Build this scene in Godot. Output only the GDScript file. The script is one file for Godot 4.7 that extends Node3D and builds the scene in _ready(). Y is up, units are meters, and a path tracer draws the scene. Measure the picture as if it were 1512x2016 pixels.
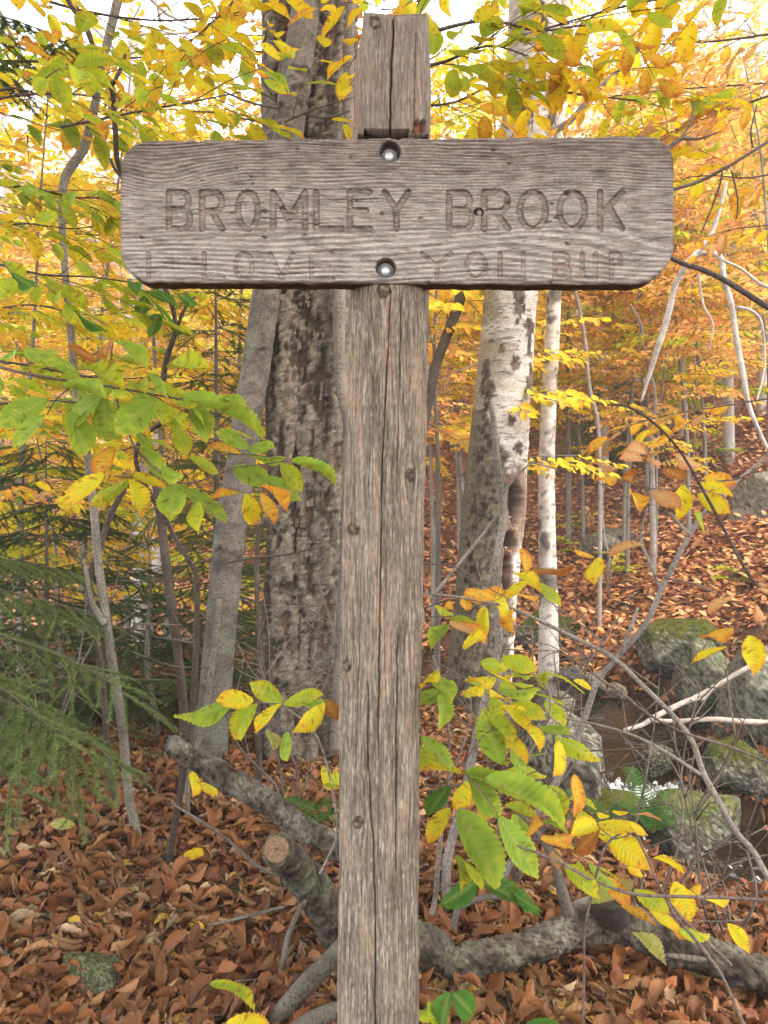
extends Node3D

# ---------------------------------------------------------------- measures
const F := 1514.0      # focal length of the photograph in its own pixels
const EYE := 1.2       # height of the camera above the path
var noise := FastNoiseLite.new()
var fine := FastNoiseLite.new()
var pn := FastNoiseLite.new()
var p1 := FastNoiseLite.new()
var pf := FastNoiseLite.new()
var rng := RandomNumberGenerator.new()
var used := {}
var told := {}
var M := {}
var leaf_meshes := {}
var spray_meshes := {}
var twig_meshes := []
var brook := [Vector2(-16, 11.5), Vector2(-6, 9.9), Vector2(-2.6, 9.0), Vector2(0.2, 8.3), Vector2(1.35, 7.4), Vector2(1.72, 6.4), Vector2(1.52, 5.4), Vector2(1.45, 4.72), Vector2(1.95, 4.0), Vector2(2.7, 3.3), Vector2(5, 2.2), Vector2(14, -0.6)]
var brook_half := [0.6, 0.6, 0.6, 0.6, 0.62, 0.72, 0.55, 0.36, 0.62, 0.74, 0.8, 0.8]
var brook_level := [-0.34, -0.36, -0.37, -0.38, -0.39, -0.40, -0.41, -0.56, -0.76, -0.79, -0.81, -0.84]


class Buf:
	var v := PackedVector3Array()
	var c := PackedColorArray()
	var i := PackedInt32Array()

	func grid(nu: int, nv: int, at: int) -> void:      # (nu + 1) x (nv + 1) points, rows along nv
		for k in nv:
			for j in nu:
				var a := at + k * (nu + 1) + j
				var b := a + nu + 1
				i.append_array(PackedInt32Array([a, b + 1, a + 1, a, b, b + 1]))

	func tri(a: Vector3, b: Vector3, d: Vector3, col: Color) -> void:
		var n := v.size()
		v.append_array(PackedVector3Array([a, b, d]))
		c.append_array(PackedColorArray([col, col, col]))
		i.append_array(PackedInt32Array([n, n + 1, n + 2]))

	func join(o: Buf, t: Transform3D, tint := Color.WHITE) -> void:
		var n := v.size()
		v.append_array(t * o.v)
		if tint == Color.WHITE:
			c.append_array(o.c)
		else:
			for q in o.c:
				c.append(q * tint)
		for q in o.i:
			i.append(q + n)

	func mesh(material: Material, smooth := true) -> ArrayMesh:
		var a := []
		a.resize(Mesh.ARRAY_MAX)
		a[Mesh.ARRAY_VERTEX] = v
		a[Mesh.ARRAY_COLOR] = c
		a[Mesh.ARRAY_INDEX] = i
		var m := ArrayMesh.new()
		m.add_surface_from_arrays(Mesh.PRIMITIVE_TRIANGLES, a)
		if smooth:
			var st := SurfaceTool.new()
			st.create_from(m, 0)
			st.generate_normals()
			m = st.commit()
		m.surface_set_material(0, material)
		return m


func P(px: float, py: float, d: float) -> Vector3:      # the point of the place that stands d metres in front of the lens plane
	return Vector3((px - 756.0) / F * d, EYE + (1008.0 - py) / F * d, -d)


func PG(px: float, py: float) -> Vector3:               # where the line of sight meets the ground
	var d := 1.5
	while d < 60.0:
		var p := P(px, py, d)
		if p.y <= ground(p.x, d):
			return p
		d += 0.02 + d * 0.003
	return P(px, py, d)


func numbered(called: String) -> String:
	var n: int = used.get(called, 0)
	used[called] = n + 1
	return called if n == 0 else "%s_%03d" % [called, n]


func tag(o: Node, label: String, category := "", group := "", kind := "") -> Node:
	if label:
		o.set_meta("label", label)
	if category:
		o.set_meta("category", category)
	if group:
		o.set_meta("group", group)
	if kind:
		o.set_meta("kind", kind)
	return o


func thing(called: String, label: String, category: String, at := Vector3.ZERO, group := "") -> Node3D:
	var o := Node3D.new()
	o.name = numbered(called)
	o.position = at
	add_child(o, true)
	tag(o, label, category, group)
	return o


func part(parent: Node, called: String, m: Mesh, xf := Transform3D.IDENTITY) -> MeshInstance3D:
	var o := MeshInstance3D.new()
	var n := 0
	if parent.has_meta("n_" + called):
		n = parent.get_meta("n_" + called)
	parent.set_meta("n_" + called, n + 1)
	o.name = called if n == 0 else "%s_%03d" % [called, n]
	o.mesh = m
	o.transform = xf
	parent.add_child(o, true)
	return o


func copies(parent: Node, called: String, m: Mesh, xfs: Array, tints: Array = []) -> MultiMeshInstance3D:
	var mm := MultiMesh.new()
	mm.transform_format = MultiMesh.TRANSFORM_3D
	mm.use_colors = tints.size() > 0
	mm.mesh = m
	mm.instance_count = xfs.size()
	for k in xfs.size():
		mm.set_instance_transform(k, xfs[k])
		if tints.size() > 0:
			mm.set_instance_color(k, tints[k])
	var o := MultiMeshInstance3D.new()
	o.name = called
	o.multimesh = mm
	o.set_meta("kind", "stuff")
	parent.add_child(o, true)
	return o


func shift(m: Node3D, pts: Array) -> Array:
	var out := []
	for p in pts:
		out.append(p - m.position)
	return out


func material(rough: float, spec := 0.4, back := 0.0) -> StandardMaterial3D:
	var m := StandardMaterial3D.new()
	m.vertex_color_use_as_albedo = true
	m.roughness = rough
	m.metallic_specular = spec
	m.cull_mode = BaseMaterial3D.CULL_DISABLED
	if back > 0.0:
		m.backlight_enabled = true
		m.backlight = Color(back, back, back)
	return m


func grain(m: StandardMaterial3D, scale: Vector3, dark: float, relief: float, s0: int, cells := false) -> void:     # fine tone and relief laid over the vertex colours
	var fn := FastNoiseLite.new()
	fn.seed = s0
	fn.noise_type = FastNoiseLite.TYPE_SIMPLEX_SMOOTH
	fn.frequency = 0.022
	fn.fractal_octaves = 5
	fn.fractal_gain = 0.62
	if cells:
		fn.noise_type = FastNoiseLite.TYPE_CELLULAR
		fn.frequency = 0.03
		fn.domain_warp_enabled = true
		fn.domain_warp_amplitude = 30.0
	var ramp := Gradient.new()
	ramp.offsets = PackedFloat32Array([0.12, 0.45, 0.9])
	ramp.colors = PackedColorArray([Color(dark, dark * 0.96, dark * 0.92), Color(0.88, 0.87, 0.86), Color(1, 1, 1)])
	var t := NoiseTexture2D.new()
	t.width = 512
	t.height = 512
	t.seamless = true
	t.noise = fn
	t.color_ramp = ramp
	m.albedo_texture = t
	m.uv1_triplanar = true
	m.uv1_scale = scale
	if relief > 0.0:
		m.heightmap_enabled = true
		m.heightmap_texture = t
		m.heightmap_scale = relief


func ss(a: float, b: float, x: float) -> float:
	return smoothstep(a, b, x)


func mix(a: Color, b: Color, t: float) -> Color:
	return a.lerp(b, clampf(t, 0.0, 1.0))


func table(rows: Array, at: float, col: int) -> float:
	for k in range(1, rows.size()):
		if at <= rows[k][0]:
			var a = rows[k - 1]
			var b = rows[k]
			return lerpf(a[col], b[col], clampf((at - a[0]) / (b[0] - a[0]), 0.0, 1.0))
	return rows[-1][col]


# ---------------------------------------------------------------- shapes
func curve(pts: Array, rad: Array, step: float) -> Array:      # [points, radii] resampled along a Catmull-Rom spline
	var op := []
	var orr := []
	for k in pts.size() - 1:
		var p0: Vector3 = pts[maxi(k - 1, 0)]
		var p1: Vector3 = pts[k]
		var p2: Vector3 = pts[k + 1]
		var p3: Vector3 = pts[mini(k + 2, pts.size() - 1)]
		var n := maxi(1, int(ceil(p1.distance_to(p2) / step)))
		for q in n:
			var t := float(q) / n
			op.append(p1.cubic_interpolate(p2, p0, p3, t))
			orr.append(lerpf(rad[k], rad[k + 1], t))
	op.append(pts[-1])
	orr.append(rad[-1])
	return [op, orr]


# a round shape swept along points; skin(world point, angle, share of length) gives Color(r, g, b, push out in metres)
func sweep(b: Buf, pts: Array, rad: Array, nu: int, skin: Callable, capped := true) -> void:
	var at := b.v.size()
	var n := pts.size()
	var t0: Vector3 = (pts[1] - pts[0]).normalized()
	var nn := Vector3(0, 0, 1)
	if absf(t0.z) > 0.8:
		nn = Vector3(1, 0, 0)
	for k in n:
		var t: Vector3 = ((pts[mini(k + 1, n - 1)] - pts[maxi(k - 1, 0)]) as Vector3).normalized()
		nn = (nn - t * nn.dot(t)).normalized()
		var bb := t.cross(nn)
		var mean := Color.BLACK
		for j in nu + 1:
			var a := TAU * (j % nu) / nu
			var out := nn * cos(a) + bb * sin(a)
			var p: Vector3 = pts[k] + out * rad[k]
			var s: Color = skin.call(p, a, float(k) / (n - 1))
			b.v.append(p + out * s.a)
			b.c.append(Color(s.r, s.g, s.b))
	b.grid(nu, n - 1, at)
	if capped:
		for e in [0, n - 1]:
			var c := b.v.size()
			b.v.append(pts[e])
			b.c.append(b.c[at + e * (nu + 1)])
			for j in nu:
				var q: int = at + e * (nu + 1) + j
				b.i.append_array(PackedInt32Array([c, q + 1, q] if e > 0 else [c, q, q + 1]))


func tube(b: Buf, pts: Array, rad: Array, nu: int, col: Color, step := 0.06, rough := 0.25) -> void:
	var cr := curve(pts, rad, step)
	sweep(b, cr[0], cr[1], nu, func(p, _a, _s):
		var n1 := noise.get_noise_3dv(p * 60.0)
		var n2 := noise.get_noise_3dv(p * 260.0)
		var q := col * (1.0 + 0.45 * n1 + 0.35 * n2)
		q.a = (n1 + n2) * 0.1 * rough * 0.02
		return q)


func lathe(b: Buf, profile: Array, nu: int, xf: Transform3D, col: Color) -> void:    # profile of Vector2(radius, height) about y
	var at := b.v.size()
	for p in profile:
		for j in nu + 1:
			var a: float = -TAU * (j % nu) / nu
			b.v.append(xf * Vector3(p.x * cos(a), p.y, p.x * sin(a)))
			b.c.append(col)
	b.grid(nu, profile.size() - 1, at)


# a toothed, corrugated beech leaf of length 1 along x, seen from +y
func leaf_buf(ns: int, nw: int, mid: Color, rim: Color, tip: Color, p: Dictionary, s0: int) -> Buf:
	var b := Buf.new()
	var r := RandomNumberGenerator.new()
	r.seed = s0
	var wide: float = p.get("wide", 0.3)
	var fold: float = p.get("fold", 0.25)
	var droop: float = p.get("droop", 0.12)
	var curl: float = p.get("curl", 0.0)
	var blunt: float = p.get("blunt", 0.78)
	var corr: float = p.get("corr", 0.024)
	var ph := r.randf() * 9.0
	var wav: float = p.get("wave", 0.03)
	for k in ns + 1:
		var s := float(k) / ns
		var hw := wide * pow(sin(PI * pow(s, 0.86)), blunt) * (1.0 - 0.18 * s) if k > 0 and k < ns else 0.0
		if s > 0.86:
			hw *= 0.82
		if ns > 8:
			hw *= 1.0 if k % 2 == 1 else 0.9
		for j in range(-nw, nw + 1):
			var t := float(j) / nw
			var at := absf(t)
			var x := s + 0.17 * at * sin(PI * s) * (1.0 - 0.5 * s)
			if ns > 8 and k % 2 == 1 and at == 1.0:
				x += 0.018
			var z := hw * t
			var y := -droop * s * s + fold * absf(z) + sin(s * 7.0 + ph + t) * wav * at
			y += corr * (1.0 if k % 2 == 1 else -1.0) * sin(PI * minf(at, 0.93)) if ns > 8 else 0.0
			if curl != 0.0:
				var ang := curl * t
				var rad := hw / maxf(absf(curl), 0.01)
				z = sin(ang) * rad if absf(curl) > 0.05 else z
				y += (1.0 - cos(ang)) * rad * signf(curl)
			var n1 := noise.get_noise_3d(s * 55.0 + s0 * 13.7, t * 30.0, s0 * 3.1)
			var n2 := noise.get_noise_3d(s * 260.0 + s0 * 7.7, t * 190.0, s0 * 5.1)
			var c := mix(mid, rim, ss(0.15, 1.0, at + n1 * 0.7 + (0.12 if k % 2 == 0 else -0.08)))
			if ns > 8 and k % 2 == 0:
				c *= 0.86
			c = mix(c, tip, ss(0.55, 1.1, s + n1 * 0.6 + at * 0.12))
			c = mix(c, Color(0.16, 0.06, 0.015), ss(0.34, 0.5, n2) * p.get("spots", 0.75))
			if ns > 8 and p.get("rib", true) and mid.r > 0.3:
				c = mix(c, Color(0.3, 0.13, 0.03), ss(0.75, 1.1, at + n2 * 0.5 + n1 * 0.4) * 0.6)
			if j == 0:
				c = mix(c, Color(0.5, 0.45, 0.12) if p.get("rib", true) else Color(0.2, 0.1, 0.04), 0.28)
			b.v.append(Vector3(x, y, z))
			b.c.append(Color(c.r, c.g, c.b))
	b.grid(2 * nw, ns, 0)
	if p.get("stalk", true):
		var st := Color(0.25, 0.17, 0.05)
		for q in [[Vector3(0, 0, 0.009), Vector3(0, 0, -0.009)], [Vector3(0, 0.009, 0), Vector3(0, -0.009, 0)]]:
			b.tri(Vector3(-0.11, 0, 0), q[0] + Vector3(0.03, 0, 0), q[1] + Vector3(0.03, 0, 0), st)
	return b


const TONES := {
	"g": [Color(0.23, 0.35, 0.04), Color(0.32, 0.42, 0.04), Color(0.45, 0.47, 0.045)],
	"d": [Color(0.07, 0.19, 0.03), Color(0.09, 0.22, 0.03), Color(0.11, 0.23, 0.03)],
	"l": [Color(0.32, 0.43, 0.03), Color(0.48, 0.5, 0.02), Color(0.62, 0.5, 0.03)],
	"y": [Color(0.7, 0.62, 0.02), Color(0.86, 0.6, 0.03), Color(0.76, 0.4, 0.03)],
	"k": [Color(0.8, 0.58, 0.012), Color(0.88, 0.56, 0.015), Color(0.82, 0.44, 0.02)],
	"o": [Color(0.78, 0.46, 0.03), Color(0.78, 0.31, 0.045), Color(0.6, 0.2, 0.045)],
	"p": [Color(0.62, 0.36, 0.14), Color(0.64, 0.29, 0.13), Color(0.55, 0.2, 0.08)],
	"b": [Color(0.42, 0.16, 0.03), Color(0.36, 0.12, 0.025), Color(0.28, 0.09, 0.02)],
	"w": [Color(0.42, 0.46, 0.12), Color(0.55, 0.5, 0.16), Color(0.6, 0.5, 0.2)],
}


func make_leaves() -> void:
	for code in TONES:
		var t: Array = TONES[code]
		var list := []
		for k in 5:
			var b := leaf_buf(24, 3, t[0], t[1], t[2], {"fold": [0.06, 0.16, 0.26, 0.02, 0.1][k], "droop": [0.06, 0.16, 0.3, 0.22, -0.1][k], "wide": [0.33, 0.31, 0.29, 0.34, 0.3][k], "wave": 0.012 + 0.012 * k, "curl": [0.0, 0.0, 0.0, 1.1, -0.8][k]}, 11 + k * 7 + code.unicode_at(0))
			list.append(b.mesh(M.leaf))
		leaf_meshes[code] = list


func small_leaf(b: Buf, xf: Transform3D, col: Color, wide: float) -> void:      # six faces: far and mid-distance leaves
	var base := xf * Vector3.ZERO
	var tip := xf * Vector3(1, -0.14, 0)
	var mid := xf * Vector3(0.5, -0.05, 0)
	for s in [-1.0, 1.0]:
		var a := xf * Vector3(0.22, 0.02, s * wide * 0.85)
		var e := xf * Vector3(0.62, 0.0, s * wide * 0.82)
		var d: Color = col * (1.0 + 0.06 * s)
		var n := b.v.size()
		b.v.append_array(PackedVector3Array([base, a, e, tip, mid]))
		b.c.append_array(PackedColorArray([d, d, d, d, d]))
		b.i.append_array(PackedInt32Array([n, n + 1, n + 4, n + 1, n + 2, n + 4, n + 2, n + 3, n + 4] if s < 0 else [n, n + 4, n + 1, n + 1, n + 4, n + 2, n + 2, n + 4, n + 3]))


func basis_of(x: Vector3, up: Vector3) -> Basis:
	x = x.normalized()
	var z := x.cross(up).normalized()
	return Basis(x, z.cross(x), z)


func make_sprays() -> void:            # a flat twig with two rows of leaves, in four colour mixes
	var mixes := {
		"yellow": [Color(0.9, 0.66, 0.03), Color(0.88, 0.7, 0.05), Color(0.72, 0.66, 0.05), Color(0.9, 0.54, 0.06)],
		"lime": [Color(0.48, 0.54, 0.03), Color(0.66, 0.58, 0.03), Color(0.34, 0.46, 0.03), Color(0.76, 0.56, 0.03)],
		"orange": [Color(0.86, 0.5, 0.16), Color(0.86, 0.43, 0.14), Color(0.8, 0.34, 0.12), Color(0.88, 0.6, 0.15)],
		"peach": [Color(0.88, 0.6, 0.3), Color(0.86, 0.52, 0.27), Color(0.76, 0.38, 0.18), Color(0.9, 0.66, 0.28)],
	}
	for tone in mixes:
		var list := []
		for k in 3:
			var b := Buf.new()
			var r := RandomNumberGenerator.new()
			r.seed = 100 + k + tone.length() * 10
			var n := 15
			b.tri(Vector3.ZERO, Vector3(0.55, -0.04, 0.004), Vector3(0.55, -0.04, -0.004), Color(0.1, 0.075, 0.055))
			b.tri(Vector3(0, -0.004, 0), Vector3(0, 0.004, 0), Vector3(0.55, -0.04, 0), Color(0.1, 0.075, 0.055))
			for q in n:
				var s := 0.06 + 0.48 * q / n
				var side := 1.0 if q % 2 == 0 else -1.0
				var dir := Vector3(0.7, r.randf_range(-0.75, 0.1), side * r.randf_range(0.5, 1.0))
				if q == n - 1:
					dir = Vector3(1, -0.2, 0)
				var up := Vector3(r.randf_range(-0.9, 0.9), 1, r.randf_range(-0.9, 0.9))
				var size := r.randf_range(0.07, 0.11)
				var xf := Transform3D(basis_of(dir, up) * size, Vector3(s, -0.05 * s + r.randf_range(-0.02, 0.02), side * 0.012))
				var col: Color = mixes[tone][r.randi() % 4]
				small_leaf(b, xf, col * r.randf_range(0.75, 1.08), 0.31)
			list.append(b.mesh(M.far_leaf, false))
		spray_meshes[tone] = list


func make_twigs() -> void:             # spruce twigs: a stem set round with needles
	for k in 3:
		var b := Buf.new()
		var r := RandomNumberGenerator.new()
		r.seed = 40 + k
		var long := [0.10, 0.13, 0.16][k] as float
		b.tri(Vector3.ZERO, Vector3(long, 0, 0.0012), Vector3(long, 0, -0.0012), Color(0.12, 0.075, 0.04))
		b.tri(Vector3(0, 0.0015, 0), Vector3(0, -0.0015, 0), Vector3(long, 0, 0), Color(0.12, 0.075, 0.04))
		var n := int(long * 900)
		for q in n:
			var s := long * q / n
			var a := r.randf() * TAU
			var out := Vector3(0.75, sin(a) * 0.75, cos(a)).normalized()
			var len := r.randf_range(0.011, 0.016)
			var side := out.cross(Vector3(0.3, 1, 0.2)).normalized() * 0.0011
			var o := Vector3(s, 0, 0)
			var g := r.randf()
			var c := mix(Color(0.055, 0.085, 0.02), Color(0.16, 0.19, 0.045), g)
			b.tri(o - side, o + side, o + out * len, c)
			b.tri(o + side.cross(out), o - side.cross(out), o + out * len, c)
		twig_meshes.append(b.mesh(M.needle, false))


func _ready() -> void:
	var cam := Camera3D.new()
	cam.name = "camera"
	cam.position = Vector3(0, EYE, 0)
	cam.fov = rad_to_deg(2.0 * atan(1008.0 / F))
	cam.near = 0.05
	cam.far = 400.0
	add_child(cam)
	cam.current = true
	var sky := ProceduralSkyMaterial.new()
	sky.sky_top_color = Color(0.80, 0.86, 0.93)
	sky.sky_horizon_color = Color(0.97, 0.97, 0.97)
	sky.sky_curve = 0.25
	sky.ground_horizon_color = Color(0.35, 0.27, 0.2)
	sky.ground_bottom_color = Color(0.3, 0.22, 0.16)
	sky.sky_energy_multiplier = 1.25
	var env := Environment.new()
	env.background_mode = Environment.BG_SKY
	env.sky = Sky.new()
	env.sky.sky_material = sky
	env.tonemap_mode = Environment.TONE_MAPPER_LINEAR
	env.tonemap_exposure = 4.9
	env.sdfgi_enabled = true
	env.ssao_enabled = true
	env.ssil_enabled = true
	env.fog_enabled = true
	env.fog_density = 0.004
	env.fog_light_color = Color(0.98, 0.95, 0.93)
	var we := WorldEnvironment.new()
	we.name = "world"
	we.environment = env
	add_child(we)
	var sun := DirectionalLight3D.new()
	sun.name = "sun"
	sun.light_energy = 0.5
	sun.light_color = Color(1.0, 0.95, 0.86)
	sun.light_angular_distance = 12.0
	sun.shadow_enabled = true
	sun.rotation = Vector3(deg_to_rad(-52), deg_to_rad(58), 0)
	add_child(sun)

	noise.frequency = 0.1
	noise.fractal_octaves = 3
	fine.frequency = 0.1
	fine.seed = 7
	fine.fractal_octaves = 2
	pn.frequency = 0.01
	pn.seed = 3
	pn.fractal_octaves = 3
	pf.frequency = 0.01
	pf.seed = 21
	pf.fractal_octaves = 2
	p1.frequency = 0.01
	p1.seed = 12
	p1.fractal_type = FastNoiseLite.FRACTAL_NONE
	rng.seed = 1
	M.wood = material(0.86, 0.25)
	M.bark = material(0.9, 0.25)
	M.leaf = material(0.58, 0.25, 1.0)
	M.far_leaf = material(0.6, 0.25, 1.0)
	M.litter = material(0.6, 0.4, 0.3)
	M.soil = material(0.95, 0.2)
	M.stone = material(0.9, 0.2)
	M.foam = material(0.5, 0.5, 0.6)
	M.needle = material(0.55, 0.4, 0.3)
	M.metal = material(0.42, 0.5)
	M.metal.metallic = 0.5
	M.board = material(0.86, 0.2)
	M.post = material(0.86, 0.2)
	M.twig = material(0.88, 0.2)
	grain(M.board, Vector3(1.6, 13, 6), 0.62, 0.06, 1)
	grain(M.post, Vector3(22, 1.8, 22), 0.66, 0.04, 2)
	grain(M.wood, Vector3(12, 12, 12), 0.6, 0.08, 3)
	grain(M.bark, Vector3(5, 7, 5), 0.5, 0.16, 4)
	grain(M.twig, Vector3(11, 7, 11), 0.45, 0.08, 5)
	grain(M.stone, Vector3(3.2, 3.2, 3.2), 0.5, 0.3, 6)
	grain(M.soil, Vector3(2, 2, 2), 0.4, 0.5, 7)
	make_leaves()
	make_sprays()
	make_twigs()

	var t0 := Time.get_ticks_msec()
	build_ground()
	build_water()
	print("ground ", Time.get_ticks_msec() - t0)
	build_sign()
	print("sign ", Time.get_ticks_msec() - t0)
	build_rocks()
	build_white_birch()
	build_shaggy_birch()
	build_beech()
	print("trunks ", Time.get_ticks_msec() - t0)
	build_stems()
	build_added_shade_trees()
	build_fallen_wood()
	build_hill()
	print("hill ", Time.get_ticks_msec() - t0)
	build_spruces()
	build_near_leaves()
	build_canopy()
	build_small_things()
	build_bare_shrubs()
	print("all ", Time.get_ticks_msec() - t0)


func build_rocks() -> void:
	var at := func(px: float, py: float, d: float) -> Vector3: return P(px, py, d)
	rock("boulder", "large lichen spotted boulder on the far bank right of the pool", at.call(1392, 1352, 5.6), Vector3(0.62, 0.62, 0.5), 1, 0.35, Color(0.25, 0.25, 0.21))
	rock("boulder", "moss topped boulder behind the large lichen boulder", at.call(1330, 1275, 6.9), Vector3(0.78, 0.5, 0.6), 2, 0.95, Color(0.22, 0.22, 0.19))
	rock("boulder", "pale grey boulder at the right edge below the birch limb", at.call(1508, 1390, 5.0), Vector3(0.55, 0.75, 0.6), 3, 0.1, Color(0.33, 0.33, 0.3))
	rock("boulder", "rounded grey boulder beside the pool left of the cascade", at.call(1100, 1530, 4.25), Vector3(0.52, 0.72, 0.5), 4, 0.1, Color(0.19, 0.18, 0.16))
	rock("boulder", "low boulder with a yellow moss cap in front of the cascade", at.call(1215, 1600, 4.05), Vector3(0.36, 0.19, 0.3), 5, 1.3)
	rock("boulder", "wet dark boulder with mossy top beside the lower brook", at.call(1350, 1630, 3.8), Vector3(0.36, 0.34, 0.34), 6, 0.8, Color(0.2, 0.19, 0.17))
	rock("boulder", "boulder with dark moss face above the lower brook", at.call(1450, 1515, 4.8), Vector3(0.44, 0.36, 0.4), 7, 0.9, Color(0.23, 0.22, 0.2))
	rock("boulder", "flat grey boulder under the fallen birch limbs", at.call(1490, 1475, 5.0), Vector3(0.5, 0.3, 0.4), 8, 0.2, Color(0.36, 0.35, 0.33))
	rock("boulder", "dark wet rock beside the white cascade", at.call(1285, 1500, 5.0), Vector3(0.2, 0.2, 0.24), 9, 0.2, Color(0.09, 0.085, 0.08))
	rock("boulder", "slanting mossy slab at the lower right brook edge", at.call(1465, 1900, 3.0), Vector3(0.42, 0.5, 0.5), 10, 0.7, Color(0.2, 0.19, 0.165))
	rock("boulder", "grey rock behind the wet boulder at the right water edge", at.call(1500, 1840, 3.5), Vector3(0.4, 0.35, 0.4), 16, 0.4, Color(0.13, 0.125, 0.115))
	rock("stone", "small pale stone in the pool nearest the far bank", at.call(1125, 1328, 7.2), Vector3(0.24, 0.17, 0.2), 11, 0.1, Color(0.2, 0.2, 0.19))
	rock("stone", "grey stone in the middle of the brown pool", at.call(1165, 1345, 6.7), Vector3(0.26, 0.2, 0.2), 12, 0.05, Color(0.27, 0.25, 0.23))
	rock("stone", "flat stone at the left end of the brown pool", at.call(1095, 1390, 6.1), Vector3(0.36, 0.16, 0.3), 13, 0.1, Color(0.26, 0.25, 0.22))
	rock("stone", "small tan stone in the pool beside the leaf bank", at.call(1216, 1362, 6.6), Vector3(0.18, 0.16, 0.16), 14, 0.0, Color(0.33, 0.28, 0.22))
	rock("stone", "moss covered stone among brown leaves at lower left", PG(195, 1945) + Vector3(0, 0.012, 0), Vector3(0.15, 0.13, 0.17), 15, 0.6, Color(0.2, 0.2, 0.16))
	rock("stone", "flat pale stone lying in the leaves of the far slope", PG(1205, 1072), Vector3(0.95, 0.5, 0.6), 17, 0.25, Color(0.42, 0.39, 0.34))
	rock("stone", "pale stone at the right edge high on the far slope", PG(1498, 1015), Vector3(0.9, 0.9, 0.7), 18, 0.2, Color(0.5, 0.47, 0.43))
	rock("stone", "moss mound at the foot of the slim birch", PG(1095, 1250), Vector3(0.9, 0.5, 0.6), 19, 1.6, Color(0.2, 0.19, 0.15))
	rock("boulder", "grey boulder by the left reach of the brook behind the beech", P(370, 1330, 8.2), Vector3(1.0, 0.7, 0.7), 20, 0.4)


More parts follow.
